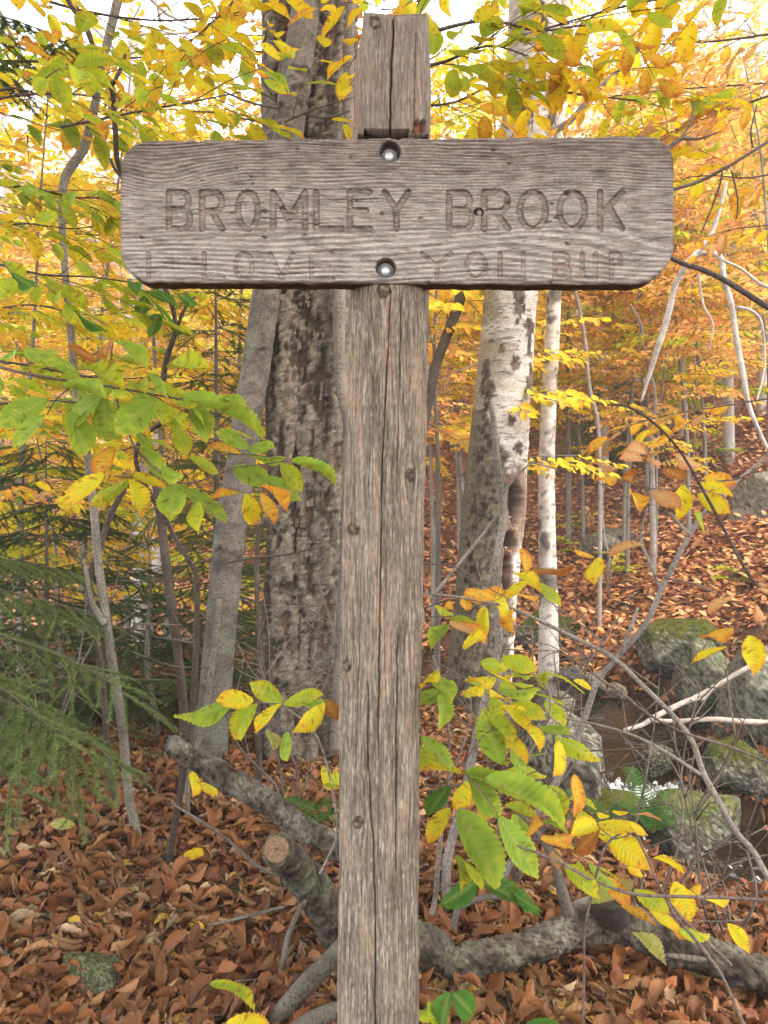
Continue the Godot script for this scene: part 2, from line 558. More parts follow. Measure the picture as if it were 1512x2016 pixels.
func build_stems() -> void:
	var grey := Color(0.21, 0.182, 0.145)
	var dark := Color(0.095, 0.072, 0.058)
	var mid := Color(0.13, 0.105, 0.085)
	stem("beech_sapling", "slim grey beech stem with a crook left of the sign, pale at its foot", "sapling", [
		[[[262, -260, 9], [250, -80, 10], [232, 0, 14], [200, 130, 11], [186, 210, 12], [165, 290, 14], [128, 350, 13], [122, 420, 11], [127, 520, 10], [140, 660, 11], [148, 760, 10], [165, 850, 11], [178, 940, 12], [185, 1000, 12], [192, 1090, 12], [205, 1190, 13], [215, 1260, 13], [228, 1350, 14], [240, 1420, 14], [248, 1510, 14], [256, 1580, 13], [270, 1650, 14]], 2.72],
		[[[186, 164, 5], [188, 190, 6], [182, 230, 7]], 2.72],
		[[[166, 1100, 2], [170, 1125, 6], [180, 1180, 8], [207, 1230, 11]], 2.7]], grey)
	stem("beech_sapling", "dark crooked stem forking above the upper left corner of the sign", "sapling", [
		[[[118, -90, 6], [134, 0, 7], [170, 55, 8], [196, 132, 7], [219, 168, 8], [226, 240, 8], [230, 312, 8], [240, 345, 7], [262, 420, 7], [300, 520, 7], [335, 590, 7], [345, 650, 7], [330, 700, 9], [322, 750, 9], [335, 785, 8], [320, 830, 7], [280, 860, 7], [268, 910, 7], [300, 980, 7], [330, 1030, 7], [345, 1060, 7], [375, 1110, 7], [388, 1150, 8], [385, 1300, 9], [378, 1410, 10], [365, 1500, 10], [350, 1590, 10], [335, 1680, 10]], 1.95, 2.55],
		[[[247, 107, 5], [236, 140, 5], [221, 168, 6]], 2.0],
		[[[217, 312, 4], [224, 330, 5], [236, 345, 5]], 2.02],
		[[[383, 585, 3], [362, 612, 5], [346, 655, 6]], 2.15]], dark)
	stem("sapling_stem", "thin dark stem standing left of the grey beech trunk", "sapling", [[[[300, 900, 12], [315, 1010, 13], [332, 1150, 14], [352, 1300, 14], [362, 1400, 14], [362, 1480, 15]], 3.3]], dark)
	stem("sapling_stem", "leaning dark stem beside the crooked beech stem, left side", "sapling", [[[[245, 960, 9], [215, 1020, 9], [196, 1080, 9], [178, 1130, 10], [180, 1190, 10], [200, 1320, 9], [215, 1500, 9], [228, 1590, 9]], 3.0]], dark)
	stem("sapling_stem", "pale thin stem with a knobby foot in the left undergrowth", "sapling", [[[[298, 1150, 2], [295, 1180, 5], [290, 1260, 8], [292, 1330, 9], [305, 1400, 9], [312, 1460, 9]], 4.0]], grey)
	stem("sapling_stem", "thin stem between the grey beech and the shaggy birch", "sapling", [[[[524, 1020, 6], [508, 1060, 7], [506, 1180, 7], [512, 1300, 7], [505, 1420, 8], [510, 1480, 9]], 3.3], [[[440, 1110, 3], [500, 1098, 4], [560, 1092, 3], [640, 1075, 2]], 2.9]], dark)
	stem("sapling_stem", "grey stem running up the front of the beech trunk foot", "sapling", [[[[432, 1180, 8], [424, 1260, 9], [415, 1330, 9], [405, 1400, 9], [385, 1480, 8], [370, 1540, 8]], 2.95]], grey)
	stem("broken_sapling", "broken grey sapling stem standing before the white birch", "sapling", [
		[[[966, 796, 7], [972, 830, 9], [978, 900, 10], [988, 980, 11], [990, 1030, 12], [978, 1100, 11], [976, 1180, 12], [982, 1260, 12], [970, 1320, 12], [952, 1390, 12], [938, 1450, 13], [924, 1520, 13], [905, 1600, 13], [880, 1700, 14]], 2.3],
		[[[1052, 905, 2], [1030, 925, 3], [1010, 945, 4], [990, 972, 5]], 2.28],
		[[[975, 1020, 4], [945, 1060, 5], [920, 1090, 5], [880, 1140, 5], [846, 1180, 5]], 2.32]], Color(0.25, 0.215, 0.185))
	stem("leaning_tree", "dark leaning trunk seen between the post and the white birch", "tree", [[[[930, 480, 16], [905, 590, 16], [880, 660, 16], [858, 720, 15], [846, 780, 14], [830, 860, 14], [800, 1000, 14], [770, 1180, 14]], 6.2]], mid)
	stem("bent_branch", "long dark branch arching down at the right edge of the picture", "branch", [[[[1195, 797, 2], [1235, 800, 4], [1290, 835, 4], [1340, 890, 4], [1395, 985, 5], [1440, 1070, 5], [1480, 1140, 5], [1530, 1190, 5]], 1.6]], dark)
	stem("dead_branch", "forked grey dead branch crossing up from the brook to the right edge", "branch", [
		[[[1540, 872, 4], [1459, 941, 5], [1393, 1002, 6], [1360, 1049, 8], [1308, 1148, 9], [1271, 1228, 9], [1212, 1298, 9], [1177, 1340, 9], [1148, 1421, 10], [1101, 1529, 10], [1035, 1640, 11], [985, 1740, 11]], 2.05, 2.2],
		[[[1320, 1010, 4], [1345, 1040, 5], [1358, 1052, 6]], 2.05],
		[[[1274, 1000, 3], [1262, 1060, 4], [1280, 1110, 5], [1300, 1160, 5]], 2.06],
		[[[1256, 1196, 4], [1240, 1240, 7], [1222, 1290, 7]], 2.1]], Color(0.26, 0.225, 0.2))
	stem("dead_branch", "long bent dead branch sloping from the post to the right edge", "branch", [
		[[[1560, 1790, 9], [1512, 1727, 9], [1483, 1676, 9], [1445, 1633, 9], [1412, 1572, 9], [1384, 1520, 9], [1365, 1464, 8], [1332, 1417, 8], [1271, 1355, 7], [1205, 1294, 7], [1130, 1255, 6], [1012, 1200, 5], [930, 1180, 4], [833, 1167, 3]], 1.9, 2.1],
		[[[1379, 1525, 5], [1299, 1473, 5], [1224, 1440, 4], [1130, 1417, 4], [1045, 1405, 3]], 1.92, 2.2]], Color(0.25, 0.21, 0.18))
	stem("dead_branch", "thin brown dead branch crossing above the pool towards the right", "branch", [[[[1530, 1508, 4], [1435, 1470, 4], [1340, 1440, 4], [1270, 1402, 4], [1225, 1365, 4], [1181, 1337, 3], [1140, 1300, 2]], 1.85]], Color(0.16, 0.115, 0.1))
	stem("birch_limb", "peeling whitish birch limb resting on the boulders, upper of two", "branch", [[[[1228, 1437, 5], [1262, 1428, 7], [1292, 1410, 9], [1335, 1388, 8], [1372, 1372, 8], [1420, 1345, 8], [1465, 1318, 8], [1530, 1290, 9]], 3.4], [[[1405, 1350, 5], [1385, 1375, 5], [1360, 1378, 5]], 3.38]], Color(0.5, 0.43, 0.38))
	stem("birch_limb", "straight peeling birch limb lying level below the other birch limb", "branch", [[[[1285, 1418, 6], [1330, 1420, 7], [1400, 1416, 8], [1460, 1420, 8], [1540, 1424, 8]], 3.5]], Color(0.5, 0.4, 0.34))
	stem("long_twig", "thin brown twig running level across the lower right leaves", "twig", [[[[1540, 1774, 5], [1440, 1768, 5], [1330, 1765, 5], [1247, 1760, 5], [1177, 1737, 4], [1085, 1690, 4], [993, 1657, 3]], 1.5], [[[1313, 1774, 4], [1335, 1810, 4], [1365, 1845, 5], [1400, 1890, 5], [1426, 1930, 5], [1469, 2030, 5]], 1.48]], Color(0.16, 0.12, 0.1))
	stem("long_twig", "thin hooped brown twig rising in front of the fallen log", "twig", [[[[1147, 2040, 3], [1150, 1900, 4], [1152, 1830, 4], [1170, 1740, 4], [1190, 1670, 4], [1215, 1645, 4], [1245, 1635, 4], [1270, 1680, 3], [1320, 1780, 4], [1440, 1900, 5]], 1.6]], Color(0.17, 0.12, 0.1))
	stem("dark_branch", "thick dark bare branch reaching past the lower right corner of the sign", "branch", [[[[1570, 640, 9], [1512, 605, 9], [1460, 572, 9], [1420, 548, 8], [1380, 530, 8], [1344, 519, 7], [1322, 508, 6], [1300, 490, 6]], 1.75]], Color(0.12, 0.1, 0.095))
	stem("dark_branch", "long grey twig rising right from the upper right side of the sign", "branch", [
		[[[1300, 378, 4], [1329, 372, 5], [1375, 358, 5], [1415, 338, 5], [1450, 318, 4], [1512, 279, 4], [1560, 250, 3]], 1.75],
		[[[1422, 335, 3], [1418, 360, 3], [1405, 400, 3], [1380, 460, 2]], 1.75],
		[[[1440, 335, 3], [1452, 390, 3], [1450, 430, 2]], 1.75],
		[[[1490, 206, 2], [1478, 260, 3], [1482, 290, 3]], 1.75]], Color(0.14, 0.115, 0.1))
	stem("dark_branch", "stubby dark twig above the upper right corner of the sign", "branch", [[[[1300, 305, 7], [1322, 286, 7], [1344, 272, 6], [1375, 274, 4], [1420, 258, 2]], 1.7], [[[1340, 274, 3], [1360, 240, 3], [1366, 200, 2]], 1.7]], Color(0.16, 0.13, 0.115))
	stem("thin_twig", "pale bare twig dangling in front of the left boulder", "twig", [[[[1048, 1240, 2], [1052, 1330, 3], [1080, 1355, 3], [1082, 1400, 3], [1062, 1450, 3], [1040, 1490, 3], [1030, 1530, 3]], 1.75]], Color(0.26, 0.22, 0.19))
	stem("thin_twig", "thin grey twig hanging right of the post below the cracks", "twig", [[[[852, 1290, 3], [868, 1340, 4], [880, 1400, 4], [884, 1480, 4], [880, 1560, 4], [868, 1640, 6], [858, 1760, 8], [850, 1800, 9]], 1.72]], Color(0.25, 0.21, 0.18))
	stem("thin_twig", "bare twig curving left of the post above the fallen limb", "twig", [[[[560, 1392, 3], [610, 1430, 3], [636, 1480, 3], [655, 1560, 4], [664, 1640, 4], [650, 1680, 4], [630, 1720, 4]], 1.72]], Color(0.28, 0.23, 0.2))
	stem("white_branch", "bleached crooked bare branch hanging before the far slope at right", "branch", [
		[[[1400, 497, 8], [1420, 510, 8], [1425, 550, 8], [1440, 600, 8], [1450, 670, 8], [1462, 730, 8], [1475, 800, 7], [1500, 860, 5], [1530, 920, 3]], 6.2],
		[[[1420, 505, 6], [1380, 500, 7], [1350, 525, 8], [1330, 560, 9], [1315, 620, 10], [1290, 700, 9], [1278, 740, 6], [1262, 790, 3]], 6.2, 6.6],
		[[[1350, 520, 8], [1395, 470, 7], [1415, 420, 6], [1430, 360, 5]], 6.2],
		[[[1450, 604, 4], [1480, 612, 4], [1500, 640, 4], [1505, 720, 3], [1490, 790, 2]], 6.1],
		[[[1422, 512, 4], [1460, 530, 4], [1500, 560, 4], [1540, 570, 3]], 6.0],
		[[[1375, 540, 4], [1385, 600, 3], [1404, 640, 3], [1395, 690, 2]], 6.3]], Color(0.6, 0.54, 0.49))
	for q in [["leaning bare sapling on the slope behind the slim birch", [[1130, 560, 5], [1150, 660, 6], [1160, 760, 6], [1180, 880, 6]], 8.0], ["thin forked bare stem left of the bleached branch", [[1240, 600, 5], [1262, 640, 5], [1270, 700, 5], [1290, 780, 5], [1282, 860, 8], [1284, 960, 9], [1286, 1080, 9]], 8.6], ["pale leaning bare stem between post and birch on the far slope", [[905, 900, 4], [912, 960, 5], [918, 1020, 5]], 9.5], ["short crooked stem above the flat pale stone", [[1190, 930, 4], [1185, 990, 5], [1190, 1060, 5], [1200, 1100, 5]], 8.9]]:
		stem("bare_sapling", q[0], "sapling", [[q[1], q[2]]], Color(0.38, 0.33, 0.29))
	slim_birch("slim_birch", "slender pale birch trunk just right of the large white birch", [Vector2(1080, 1200), Vector2(1078, 1100), Vector2(1076, 950), Vector2(1080, 800), Vector2(1088, 650), Vector2(1094, 500), Vector2(1100, 250), Vector2(1110, 0), Vector2(1120, -500)], 7.4, 0.088, 0.05)


func build_added_shade_trees() -> void:        # unseen beeches added so that their crowns shade the foreground
	for q in [["added unseen shade beech, left of where one stands before the sign", -2.9, 0.6, 0.16, "yellow"], ["added unseen shade beech, right of where one stands before the sign", 2.6, 1.0, 0.14, "yellow"], ["added unseen shade beech, behind one's back when reading the sign", -0.6, 3.4, 0.18, "lime"], ["added unseen shade beech, behind and to the right of the reader", 2.4, 4.4, 0.15, "orange"]]:
		var o := thing("added_beech", q[0], "beech tree", Vector3(q[1], 0.0, q[2]))
		var b := Buf.new()
		tube(b, [Vector3(0, -0.2, 0), Vector3(0.04, 1.5, 0.05), Vector3(0.0, 4.0, 0.0), Vector3(0.15, 8.5, 0.1)], [q[3] * 1.2, q[3], q[3] * 0.85, q[3] * 0.3], 24, Color(0.2, 0.17, 0.15), 0.1)
		part(o, "trunk", b.mesh(M.bark))
		add_crown(o, o.position + Vector3(0, 3.3, 0), o.position + Vector3(0.15, 8.2, 0.1), 24, 15, 3.4, q[4], int(q[3] * 1000))


func build_fallen_wood() -> void:
	var bark := func(p: Vector3, moss: float, dark: float) -> Color:
		var n1 := noise.get_noise_3dv(p * 90.0)
		var n2 := noise.get_noise_3dv(p * 380.0)
		var n3 := fine.get_noise_3dv(p * 1000.0)
		var c := mix(Color(0.045, 0.034, 0.026), Color(0.225, 0.182, 0.138), 0.42 + n1 * 0.8 + n2 * 0.5 + n3 * 0.3)
		c = mix(c, Color(0.3, 0.285, 0.24), ss(0.15, 0.4, n1 + n3 * 0.4) * 0.55)
		var split := ss(0.07, 0.0, absf(noise.get_noise_3dv(p * 260.0))) * ss(-0.2, 0.2, n1)
		c = mix(c, Color(0.02, 0.016, 0.013), split * 0.75)
		c = mix(c, c * 0.4, dark)
		c = mix(c, Color(0.07, 0.085, 0.015), moss * ss(0.05, 0.3, n1 + n2 * 0.5))
		return Color(c.r, c.g, c.b, 0.009 * n1 + 0.009 * n2 + 0.004 * n3 - 0.004 * split)
	# the long log
	var o := thing("fallen_log", "crooked lichen covered log behind the post, sawn at its left end", "log", P(760, 1880, 2.1))
	var row := [[545, 1672, 26, 1.80], [556, 1680, 30, 1.86], [580, 1704, 33, 1.95], [610, 1742, 34, 2.0], [640, 1795, 35, 2.02], [690, 1860, 37, 2.0], [760, 1878, 36, 2.0], [815, 1858, 40, 1.98], [850, 1868, 38, 1.96], [890, 1896, 33, 1.95], [950, 1888, 31, 1.95], [1030, 1868, 30, 1.98], [1090, 1844, 31, 2.02], [1150, 1818, 37, 2.05], [1200, 1808, 41, 2.08], [1260, 1830, 37, 2.05], [1330, 1862, 36, 2.0], [1400, 1886, 35, 1.95], [1480, 1912, 33, 1.92], [1600, 1955, 32, 1.9], [1760, 2005, 30, 1.9]]
	var pts := []
	var rad := []
	for q in row:
		pts.append(P(q[0], q[1], q[3]))
		rad.append(q[2] / F * q[3])
	var cr := curve(pts, rad, 0.005)
	var b := Buf.new()
	sweep(b, cr[0], cr[1], 48, func(p, _a, s): return bark.call(p, 0.4 if s < 0.5 else 0.12, 0.55 * maxf(ss(0.62, 0.7, s), ss(0.3, 0.18, s))))
	var sh := Buf.new()
	sh.join(b, Transform3D(Basis.IDENTITY, -o.position))
	part(o, "trunk", sh.mesh(M.bark))
	# sawn face with rings and checks
	var f := Buf.new()
	var c0: Vector3 = cr[0][0] - o.position
	var ax: Vector3 = (cr[0][0] - cr[0][3]).normalized()
	var side := ax.cross(Vector3.UP).normalized()
	var up := side.cross(ax)
	var r0: float = cr[1][0] * 0.97
	for k in 25:
		for j in 61:
			var a := TAU * (j % 60) / 60
			var rr := r0 * k / 24.0
			var n := noise.get_noise_2d(cos(a) * 25.0, sin(a) * 25.0 + k)
			var ring := 0.5 + 0.5 * sin(k * 1.9 + n * 2.0)
			var c := mix(Color(0.16, 0.09, 0.05), Color(0.36, 0.235, 0.15), ring * 0.7 + n * 0.3)
			c = mix(c, Color(0.1, 0.06, 0.04), ss(0.3, 0.45, noise.get_noise_2d(j * 14.0, k * 0.8)) * ss(2.0, 8.0, k) * ss(23.0, 16.0, k) * 0.8)
			c = mix(c, Color(0.07, 0.045, 0.035), ss(5.0, 2.0, k) * 0.8 if k < 6 else ss(22.0, 24.0, k) * 0.7)
			f.v.append(c0 + ax * 0.004 + (side * cos(a) + up * sin(a)) * rr)
			f.c.append(c)
	f.grid(60, 24, 0)
	tag(part(o, "sawn_end", f.mesh(M.wood)), "pale round sawn face with dark rings")
	var st := Buf.new()
	tube(st, shift(o, [P(1205, 1800, 2.08), P(1200, 1785, 2.0), P(1198, 1765, 1.97)]), [0.05, 0.044, 0.036], 16, Color(0.055, 0.042, 0.034), 0.006, 2.5)
	part(o, "stub", st.mesh(M.bark))
	# the limb at the left
	o = thing("fallen_limb", "sawn off dead limb slanting from the beech foot down behind the post", "log", P(480, 1560, 2.5))
	pts = []
	rad = []
	for q in [[336, 1466, 17, 2.42], [350, 1476, 19, 2.45], [390, 1500, 20, 2.45], [440, 1528, 25, 2.45], [490, 1556, 23, 2.42], [545, 1592, 22, 2.4], [600, 1632, 21, 2.38], [660, 1668, 24, 2.36], [730, 1720, 24, 2.3], [800, 1780, 24, 2.2]]:
		pts.append(P(q[0], q[1], q[3]))
		rad.append(q[2] / F * q[3])
	cr = curve(pts, rad, 0.005)
	b = Buf.new()
	sweep(b, cr[0], cr[1], 40, func(p, _a, s): return bark.call(p, 0.15, 0.1 if s < 0.12 else 0.35))
	sh = Buf.new()
	sh.join(b, Transform3D(Basis.IDENTITY, -o.position))
	part(o, "trunk", sh.mesh(M.bark))
	# bare grey roots and sticks in front
	for q in [["thick bare grey branch lying at the bottom left of the post", [[520, 2060, 20], [560, 1990, 20], [600, 1940, 19], [640, 1900, 19], [690, 1850, 18]], 1.78], ["pale branch just below the thick grey branch at the bottom edge", [[560, 2050, 20], [620, 2010, 20], [670, 1990, 18], [720, 1975, 18]], 1.72], ["thin bent stick rising left of the post from the leaves", [[548, 1930, 5], [560, 1880, 6], [568, 1840, 5], [590, 1790, 5], [604, 1772, 4]], 1.95], ["thin straight twig lying on the leaves toward the sawn log", [[335, 1580, 2], [400, 1620, 3], [450, 1655, 3.5], [500, 1700, 4], [548, 1725, 3]], 2.1], ["curved pale root looping right of the post near the log", [[893, 1830, 6], [900, 1795, 7], [930, 1772, 7], [975, 1765, 6], [1010, 1770, 5]], 1.9], ["broken grey branch bending down above the log stub", [[1015, 1590, 5], [1040, 1620, 6], [1075, 1665, 7], [1095, 1710, 8], [1108, 1760, 11], [1120, 1800, 13]], 1.95], ["short peeling stick lying under the log at lower right", [[1310, 1880, 3], [1350, 1885, 6], [1390, 1890, 5]], 1.75], ["slender stick leaning on the leaves in the bottom middle", [[410, 1822, 2], [470, 1808, 3], [520, 1795, 4], [560, 1785, 3]], 1.9]]:
		stem("fallen_branch", q[0], "branch", [[q[1], q[2]]], Color(0.15, 0.125, 0.1), "", 1.0)


func build_hill() -> void:
	var r := RandomNumberGenerator.new()
	r.seed = 2024
	var protos := []
	for k in 4:
		protos.append(make_sapling([0.3, 0.34, 0.38, 0.3][k], [3.0, 4.2, 5.5, 2.0][k], [13, 19, 25, 9][k], [6, 7, 7, 5][k], [1.25, 1.5, 1.8, 0.9][k], 60 + k, 0.6))
	var spots := []
	# far bank, right of the post
	for k in 110:
		var d := 12.5 + 16.0 * pow(r.randf(), 1.2)
		if k % 6 == 0:
			d = 8.8 + 3.0 * r.randf()
		var px := r.randf_range(790, 1640)
		var tone := "orange"
		var u := r.randf()
		if px < 1000.0:
			tone = "lime" if u < 0.25 else ("yellow" if u < 0.6 else "orange")
		else:
			tone = "yellow" if u < 0.36 else ("peach" if u < 0.64 else ("lime" if u < 0.74 else "orange"))
		spots.append([px, d, tone, (2 if d < 12.0 else r.randi() % 3), r.randf_range(0.8, 1.25)])
	# beyond the brook on the left, and a few on the near side
	for k in 70:
		var d := 10.2 + 13.0 * pow(r.randf(), 1.3)
		spots.append([r.randf_range(-160, 700), d, ["yellow", "yellow", "lime", "orange", "peach"][r.randi() % 5], r.randi() % 4, r.randf_range(0.8, 1.2)])
	for q in [[40, 5.0, "yellow", 1, 0.95], [160, 6.0, "yellow", 2, 0.9], [330, 6.4, "yellow", 2, 0.85], [-120, 4.4, "lime", 2, 0.9], [470, 6.8, "yellow", 2, 0.95], [250, 7.2, "orange", 1, 1.0], [90, 7.4, "lime", 0, 0.9], [-60, 6.8, "orange", 2, 1.0], [700, 7.0, "orange", 2, 1.05], [860, 6.6, "yellow", 1, 1.2], [1290, 8.9, "yellow", 1, 0.9], [420, 7.6, "lime", 3, 0.9], [20, 8.0, "yellow", 0, 0.9], [1560, 7.4, "orange", 2, 1.0], [120, 5.4, "lime", 0, 0.8], [300, 5.7, "yellow", 3, 1.0], [400, 6.1, "lime", 0, 0.7], [210, 6.4, "yellow", 3, 0.9], [20, 6.0, "yellow", 3, 1.0], [480, 6.3, "lime", 3, 0.9], [350, 7.0, "yellow", 0, 0.8]]:
		spots.append(q)
	var says := {
		"orange": "orange leaved young beech",
		"yellow": "golden yellow young beech",
		"lime": "yellow green young beech",
		"peach": "pale coppery young beech",
	}
	for q in spots:
		var x: float = (q[0] - 756.0) / F * q[1]
		var tall: float = [3.0, 4.2, 5.5, 2.0][q[3]] * q[4]
		var says_so: String = ("small " if tall < 2.6 else ("tall " if tall > 4.8 else "")) + says[q[2]] + place(q[0], q[1])
		if told.has(says_so):
			continue
		told[says_so] = true
		var w := brook_at(x, q[1])
		if absf(w[0]) - w[1] < 0.15:
			continue
		sapling(says_so, q[2] + " leaved young beeches across the brook", protos[q[3]], q[2], Vector3(x, ground(x, q[1]), -q[1]), q[4], r.randf() * TAU)
	# tall bare trunks up the hill
	for k in 22:
		var d := 10.5 + 6.0 * r.randf()
		var px := r.randf_range(850, 1600)
		var x := (px - 756.0) / F * d
		var tone: String = ["peach", "yellow", "peach", "orange", "lime"][r.randi() % 5]
		var says_so: String = says[tone] + place(px, d)
		if brook_at(x, d)[0] > 1.2 and not told.has(says_so):
			told[says_so] = true
			sapling(says[tone] + place(px, d), tone + " leaved young beeches across the brook", protos[[3, 0, 1][r.randi() % 3]], tone, Vector3(x, ground(x, d), -d), r.randf_range(0.8, 1.15), r.randf() * TAU)
	var bare := []
	for k in 4:
		bare.append(make_bare_tree([11.0, 14.0, 9.0, 16.0][k], 80 + k, [Color(0.42, 0.37, 0.34), Color(0.48, 0.43, 0.40), Color(0.36, 0.31, 0.28), Color(0.58, 0.53, 0.5)][k]))
	for k in 110:
		var d := 22.0 + 42.0 * pow(r.randf(), 1.1)
		var px := r.randf_range(-120, 1640)
		var x := (px - 756.0) / F * d
		if told.has(place(px, d)):
			continue
		told[place(px, d)] = true
		var o := thing("bare_tree", "slender bare grey tree" + place(px, d), "tree", Vector3(x, ground(x, d), -d), "slender bare trunks on the far hillside")
		part(o, "trunk", bare[r.randi() % 4])
		o.basis = Basis(Vector3.UP, r.randf() * TAU).scaled(Vector3.ONE * r.randf_range(0.7, 1.2))
	# a few that the picture shows by themselves
	var q2 := [["straight pale grey trunk with a fork at upper right", 1436, 11.5, 15, 0.75], ["pale thin trunk leaning behind the upper right corner of the sign", 1345, 13.0, 15, 0.7], ["pale trunk at the right edge behind the bleached branch", 1498, 12.5, 15, 0.7], ["pale thin tree on the slope right of the slim birch", 1190, 12.0, 15, 0.6], ["pale trunk rising over the middle of the far slope", 1262, 15.5, 15, 0.8], ["pale trunk left of the straight grey trunk at upper right", 1385, 20.0, 13, 1.0], ["grey trunk seen under the lower left corner of the sign", 275, 9.8, 16, 1.1], ["second grey trunk under the lower left corner of the sign", 312, 11.0, 14, 0.9]]
	for q in q2:
		var x: float = (q[1] - 756.0) / F * q[2]
		var o := thing("bare_tree", q[0], "tree", Vector3(x, ground(x, q[2]), -q[2]))
		part(o, "trunk", bare[3 if q[1] > 1000 else 1])
		o.basis = Basis(Vector3.UP, r.randf() * TAU).scaled(Vector3.ONE * q[4])


func place(px: float, d: float) -> String:        # where to look for it, told by the things in front of it
	var far := " close behind the brook" if d < 10.5 else (" low on the far slope" if d < 15.0 else (" halfway up the slope" if d < 22.0 else (" two thirds up the slope" if d < 32.0 else (" high on the hillside" if d < 46.0 else " along the hilltop"))))
	if d < 8.2:
		far = " on the near bank"
	var where := [" beyond the left edge", " behind the left edge leaves", " behind the slim grey sapling", " behind the crooked dark stem", " by the leaning beech", " behind the shaggy birch", " behind the sign post", " between post and white birch", " behind the white birch", " right of the slim birch", " behind the pinkish leaves", " under the bleached branch", " by the right edge", " beyond the right edge"]
	var cuts := [0, 90, 210, 360, 520, 670, 850, 930, 1050, 1180, 1300, 1420, 1520]
	var k := 0
	while k < cuts.size() and px > cuts[k]:
		k += 1
	return far + where[k]


func build_spruces() -> void:
	var r := RandomNumberGenerator.new()
	r.seed = 8
	var o := thing("spruce", "near spruce at the left edge with green needled boughs hanging over brown leaves", "spruce tree", P(-330, 1500, 2.6))
	o.position.y = ground(o.position.x, 2.6)
	var b := Buf.new()
	tube(b, [Vector3(0, -0.1, 0), Vector3(0, 1.5, 0.02), Vector3(0, 3.6, 0)], [0.06, 0.05, 0.03], 14, Color(0.14, 0.11, 0.09))
	part(o, "trunk", b.mesh(M.bark))
	var b2 := Buf.new()
	var xfs := []
	for q in [[[-330, 1330, 2.6], [-120, 1340, 2.4], [40, 1395, 2.25], [150, 1440, 2.2], [225, 1500, 2.15]], [[-330, 1390, 2.6], [-100, 1420, 2.35], [50, 1470, 2.15], [150, 1530, 2.1]], [[-330, 1240, 2.6], [-100, 1230, 2.5], [60, 1270, 2.45], [180, 1320, 2.4], [250, 1370, 2.35]], [[-330, 1150, 2.6], [-80, 1150, 2.65], [80, 1180, 2.7], [190, 1215, 2.75]], [[-330, 1050, 2.6], [-120, 1060, 2.7], [30, 1100, 2.8], [150, 1130, 2.9]], [[-330, 1300, 2.6], [-60, 1330, 2.05], [60, 1400, 1.95], [120, 1450, 1.9]], [[-330, 1400, 2.6], [-140, 1450, 2.2], [-20, 1500, 2.05], [50, 1560, 2.0]], [[-330, 200, 2.6], [-160, 60, 2.4], [-30, 30, 2.3], [70, 55, 2.25], [140, 90, 2.2]], [[-330, 180, 2.6], [-160, 90, 2.3], [-40, 110, 2.2], [30, 130, 2.15]]]:
		var ps := []
		for z in q:
			ps.append(P(z[0], z[1], z[2]) - o.position)
		b2 = Buf.new()
		bough(b2, xfs, ps, 0.005, r, 0.5, 0.027, 0.19)
		part(o, "bough", b2.mesh(M.twig))
	var tints := []
	for k in xfs.size():
		tints.append(Color(1, 1, 1) * r.randf_range(0.8, 1.35))
	copies(o, "needles", twig_meshes[1], xfs, tints)
	var at := func(px: float, d: float) -> Vector3:
		var x := (px - 756.0) / F * d
		return Vector3(x, ground(x, d), -d)
	spruce("spruce", "small thin spruce standing behind the grey beech trunk", at.call(424, 4.6), 2.75, 0.95, 15, 31, 0.1, Color(0.9, 0.95, 0.85))
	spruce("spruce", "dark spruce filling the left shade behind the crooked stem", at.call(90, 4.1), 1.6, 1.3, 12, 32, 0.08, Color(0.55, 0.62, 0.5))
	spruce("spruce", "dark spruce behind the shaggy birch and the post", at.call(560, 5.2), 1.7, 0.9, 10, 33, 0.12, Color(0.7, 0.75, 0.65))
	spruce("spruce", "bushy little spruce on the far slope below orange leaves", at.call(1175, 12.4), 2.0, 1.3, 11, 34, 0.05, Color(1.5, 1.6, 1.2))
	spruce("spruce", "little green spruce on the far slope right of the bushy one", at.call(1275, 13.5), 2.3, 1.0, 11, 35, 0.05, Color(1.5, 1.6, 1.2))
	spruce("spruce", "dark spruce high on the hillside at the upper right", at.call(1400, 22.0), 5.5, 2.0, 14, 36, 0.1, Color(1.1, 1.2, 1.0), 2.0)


# ---------------------------------------------------------------- land
func brook_at(x: float, d: float) -> Array:       # [signed distance from the middle (+ = far side), half width, water level]
	var best := 1e9
	var out := [0.0, 0.0, 0.0]
	var p := Vector2(x, d)
	for k in brook.size() - 1:
		var a: Vector2 = brook[k]
		var e: Vector2 = brook[k + 1] - a
		var t := clampf((p - a).dot(e) / e.length_squared(), 0.0, 1.0)
		var q := p - (a + e * t)
		var l := q.length()
		if l < best:
			best = l
			out = [l if e.cross(q) > 0.0 else -l, lerpf(brook_half[k], brook_half[k + 1], t), lerpf(brook_level[k], brook_level[k + 1], t)]
	return out


func ground(x: float, d: float) -> float:
	var q := brook_at(x, d)
	var s: float = absf(q[0]) - q[1]
	var n := noise.get_noise_2d(x * 9.0, d * 9.0)
	var n2 := noise.get_noise_2d(x * 35.0, d * 35.0)
	var h := 0.0
	if q[0] < 0.0:
		h = 0.05 * n + 0.02 * n2 + 0.03 * ss(1.0, 3.0, -x)
		h -= 0.3 * ss(2.0, 0.4, s)
		return lerpf(q[2] - 0.13, h, ss(-0.2, 0.6, s + n2 * 0.15))
	var u := maxf(0.0, s)
	h = -0.22 + 0.41 * u + 0.0075 * minf(u, 14.0) * minf(u, 14.0) + 0.2 * maxf(0.0, u - 14.0) - 0.42 * maxf(0.0, u - 46.0)
	h += n * (0.12 + 0.02 * minf(u, 20.0)) + 0.04 * n2
	return lerpf(q[2] - 0.13, h, ss(-0.25, 0.7, s + n2 * 0.15))


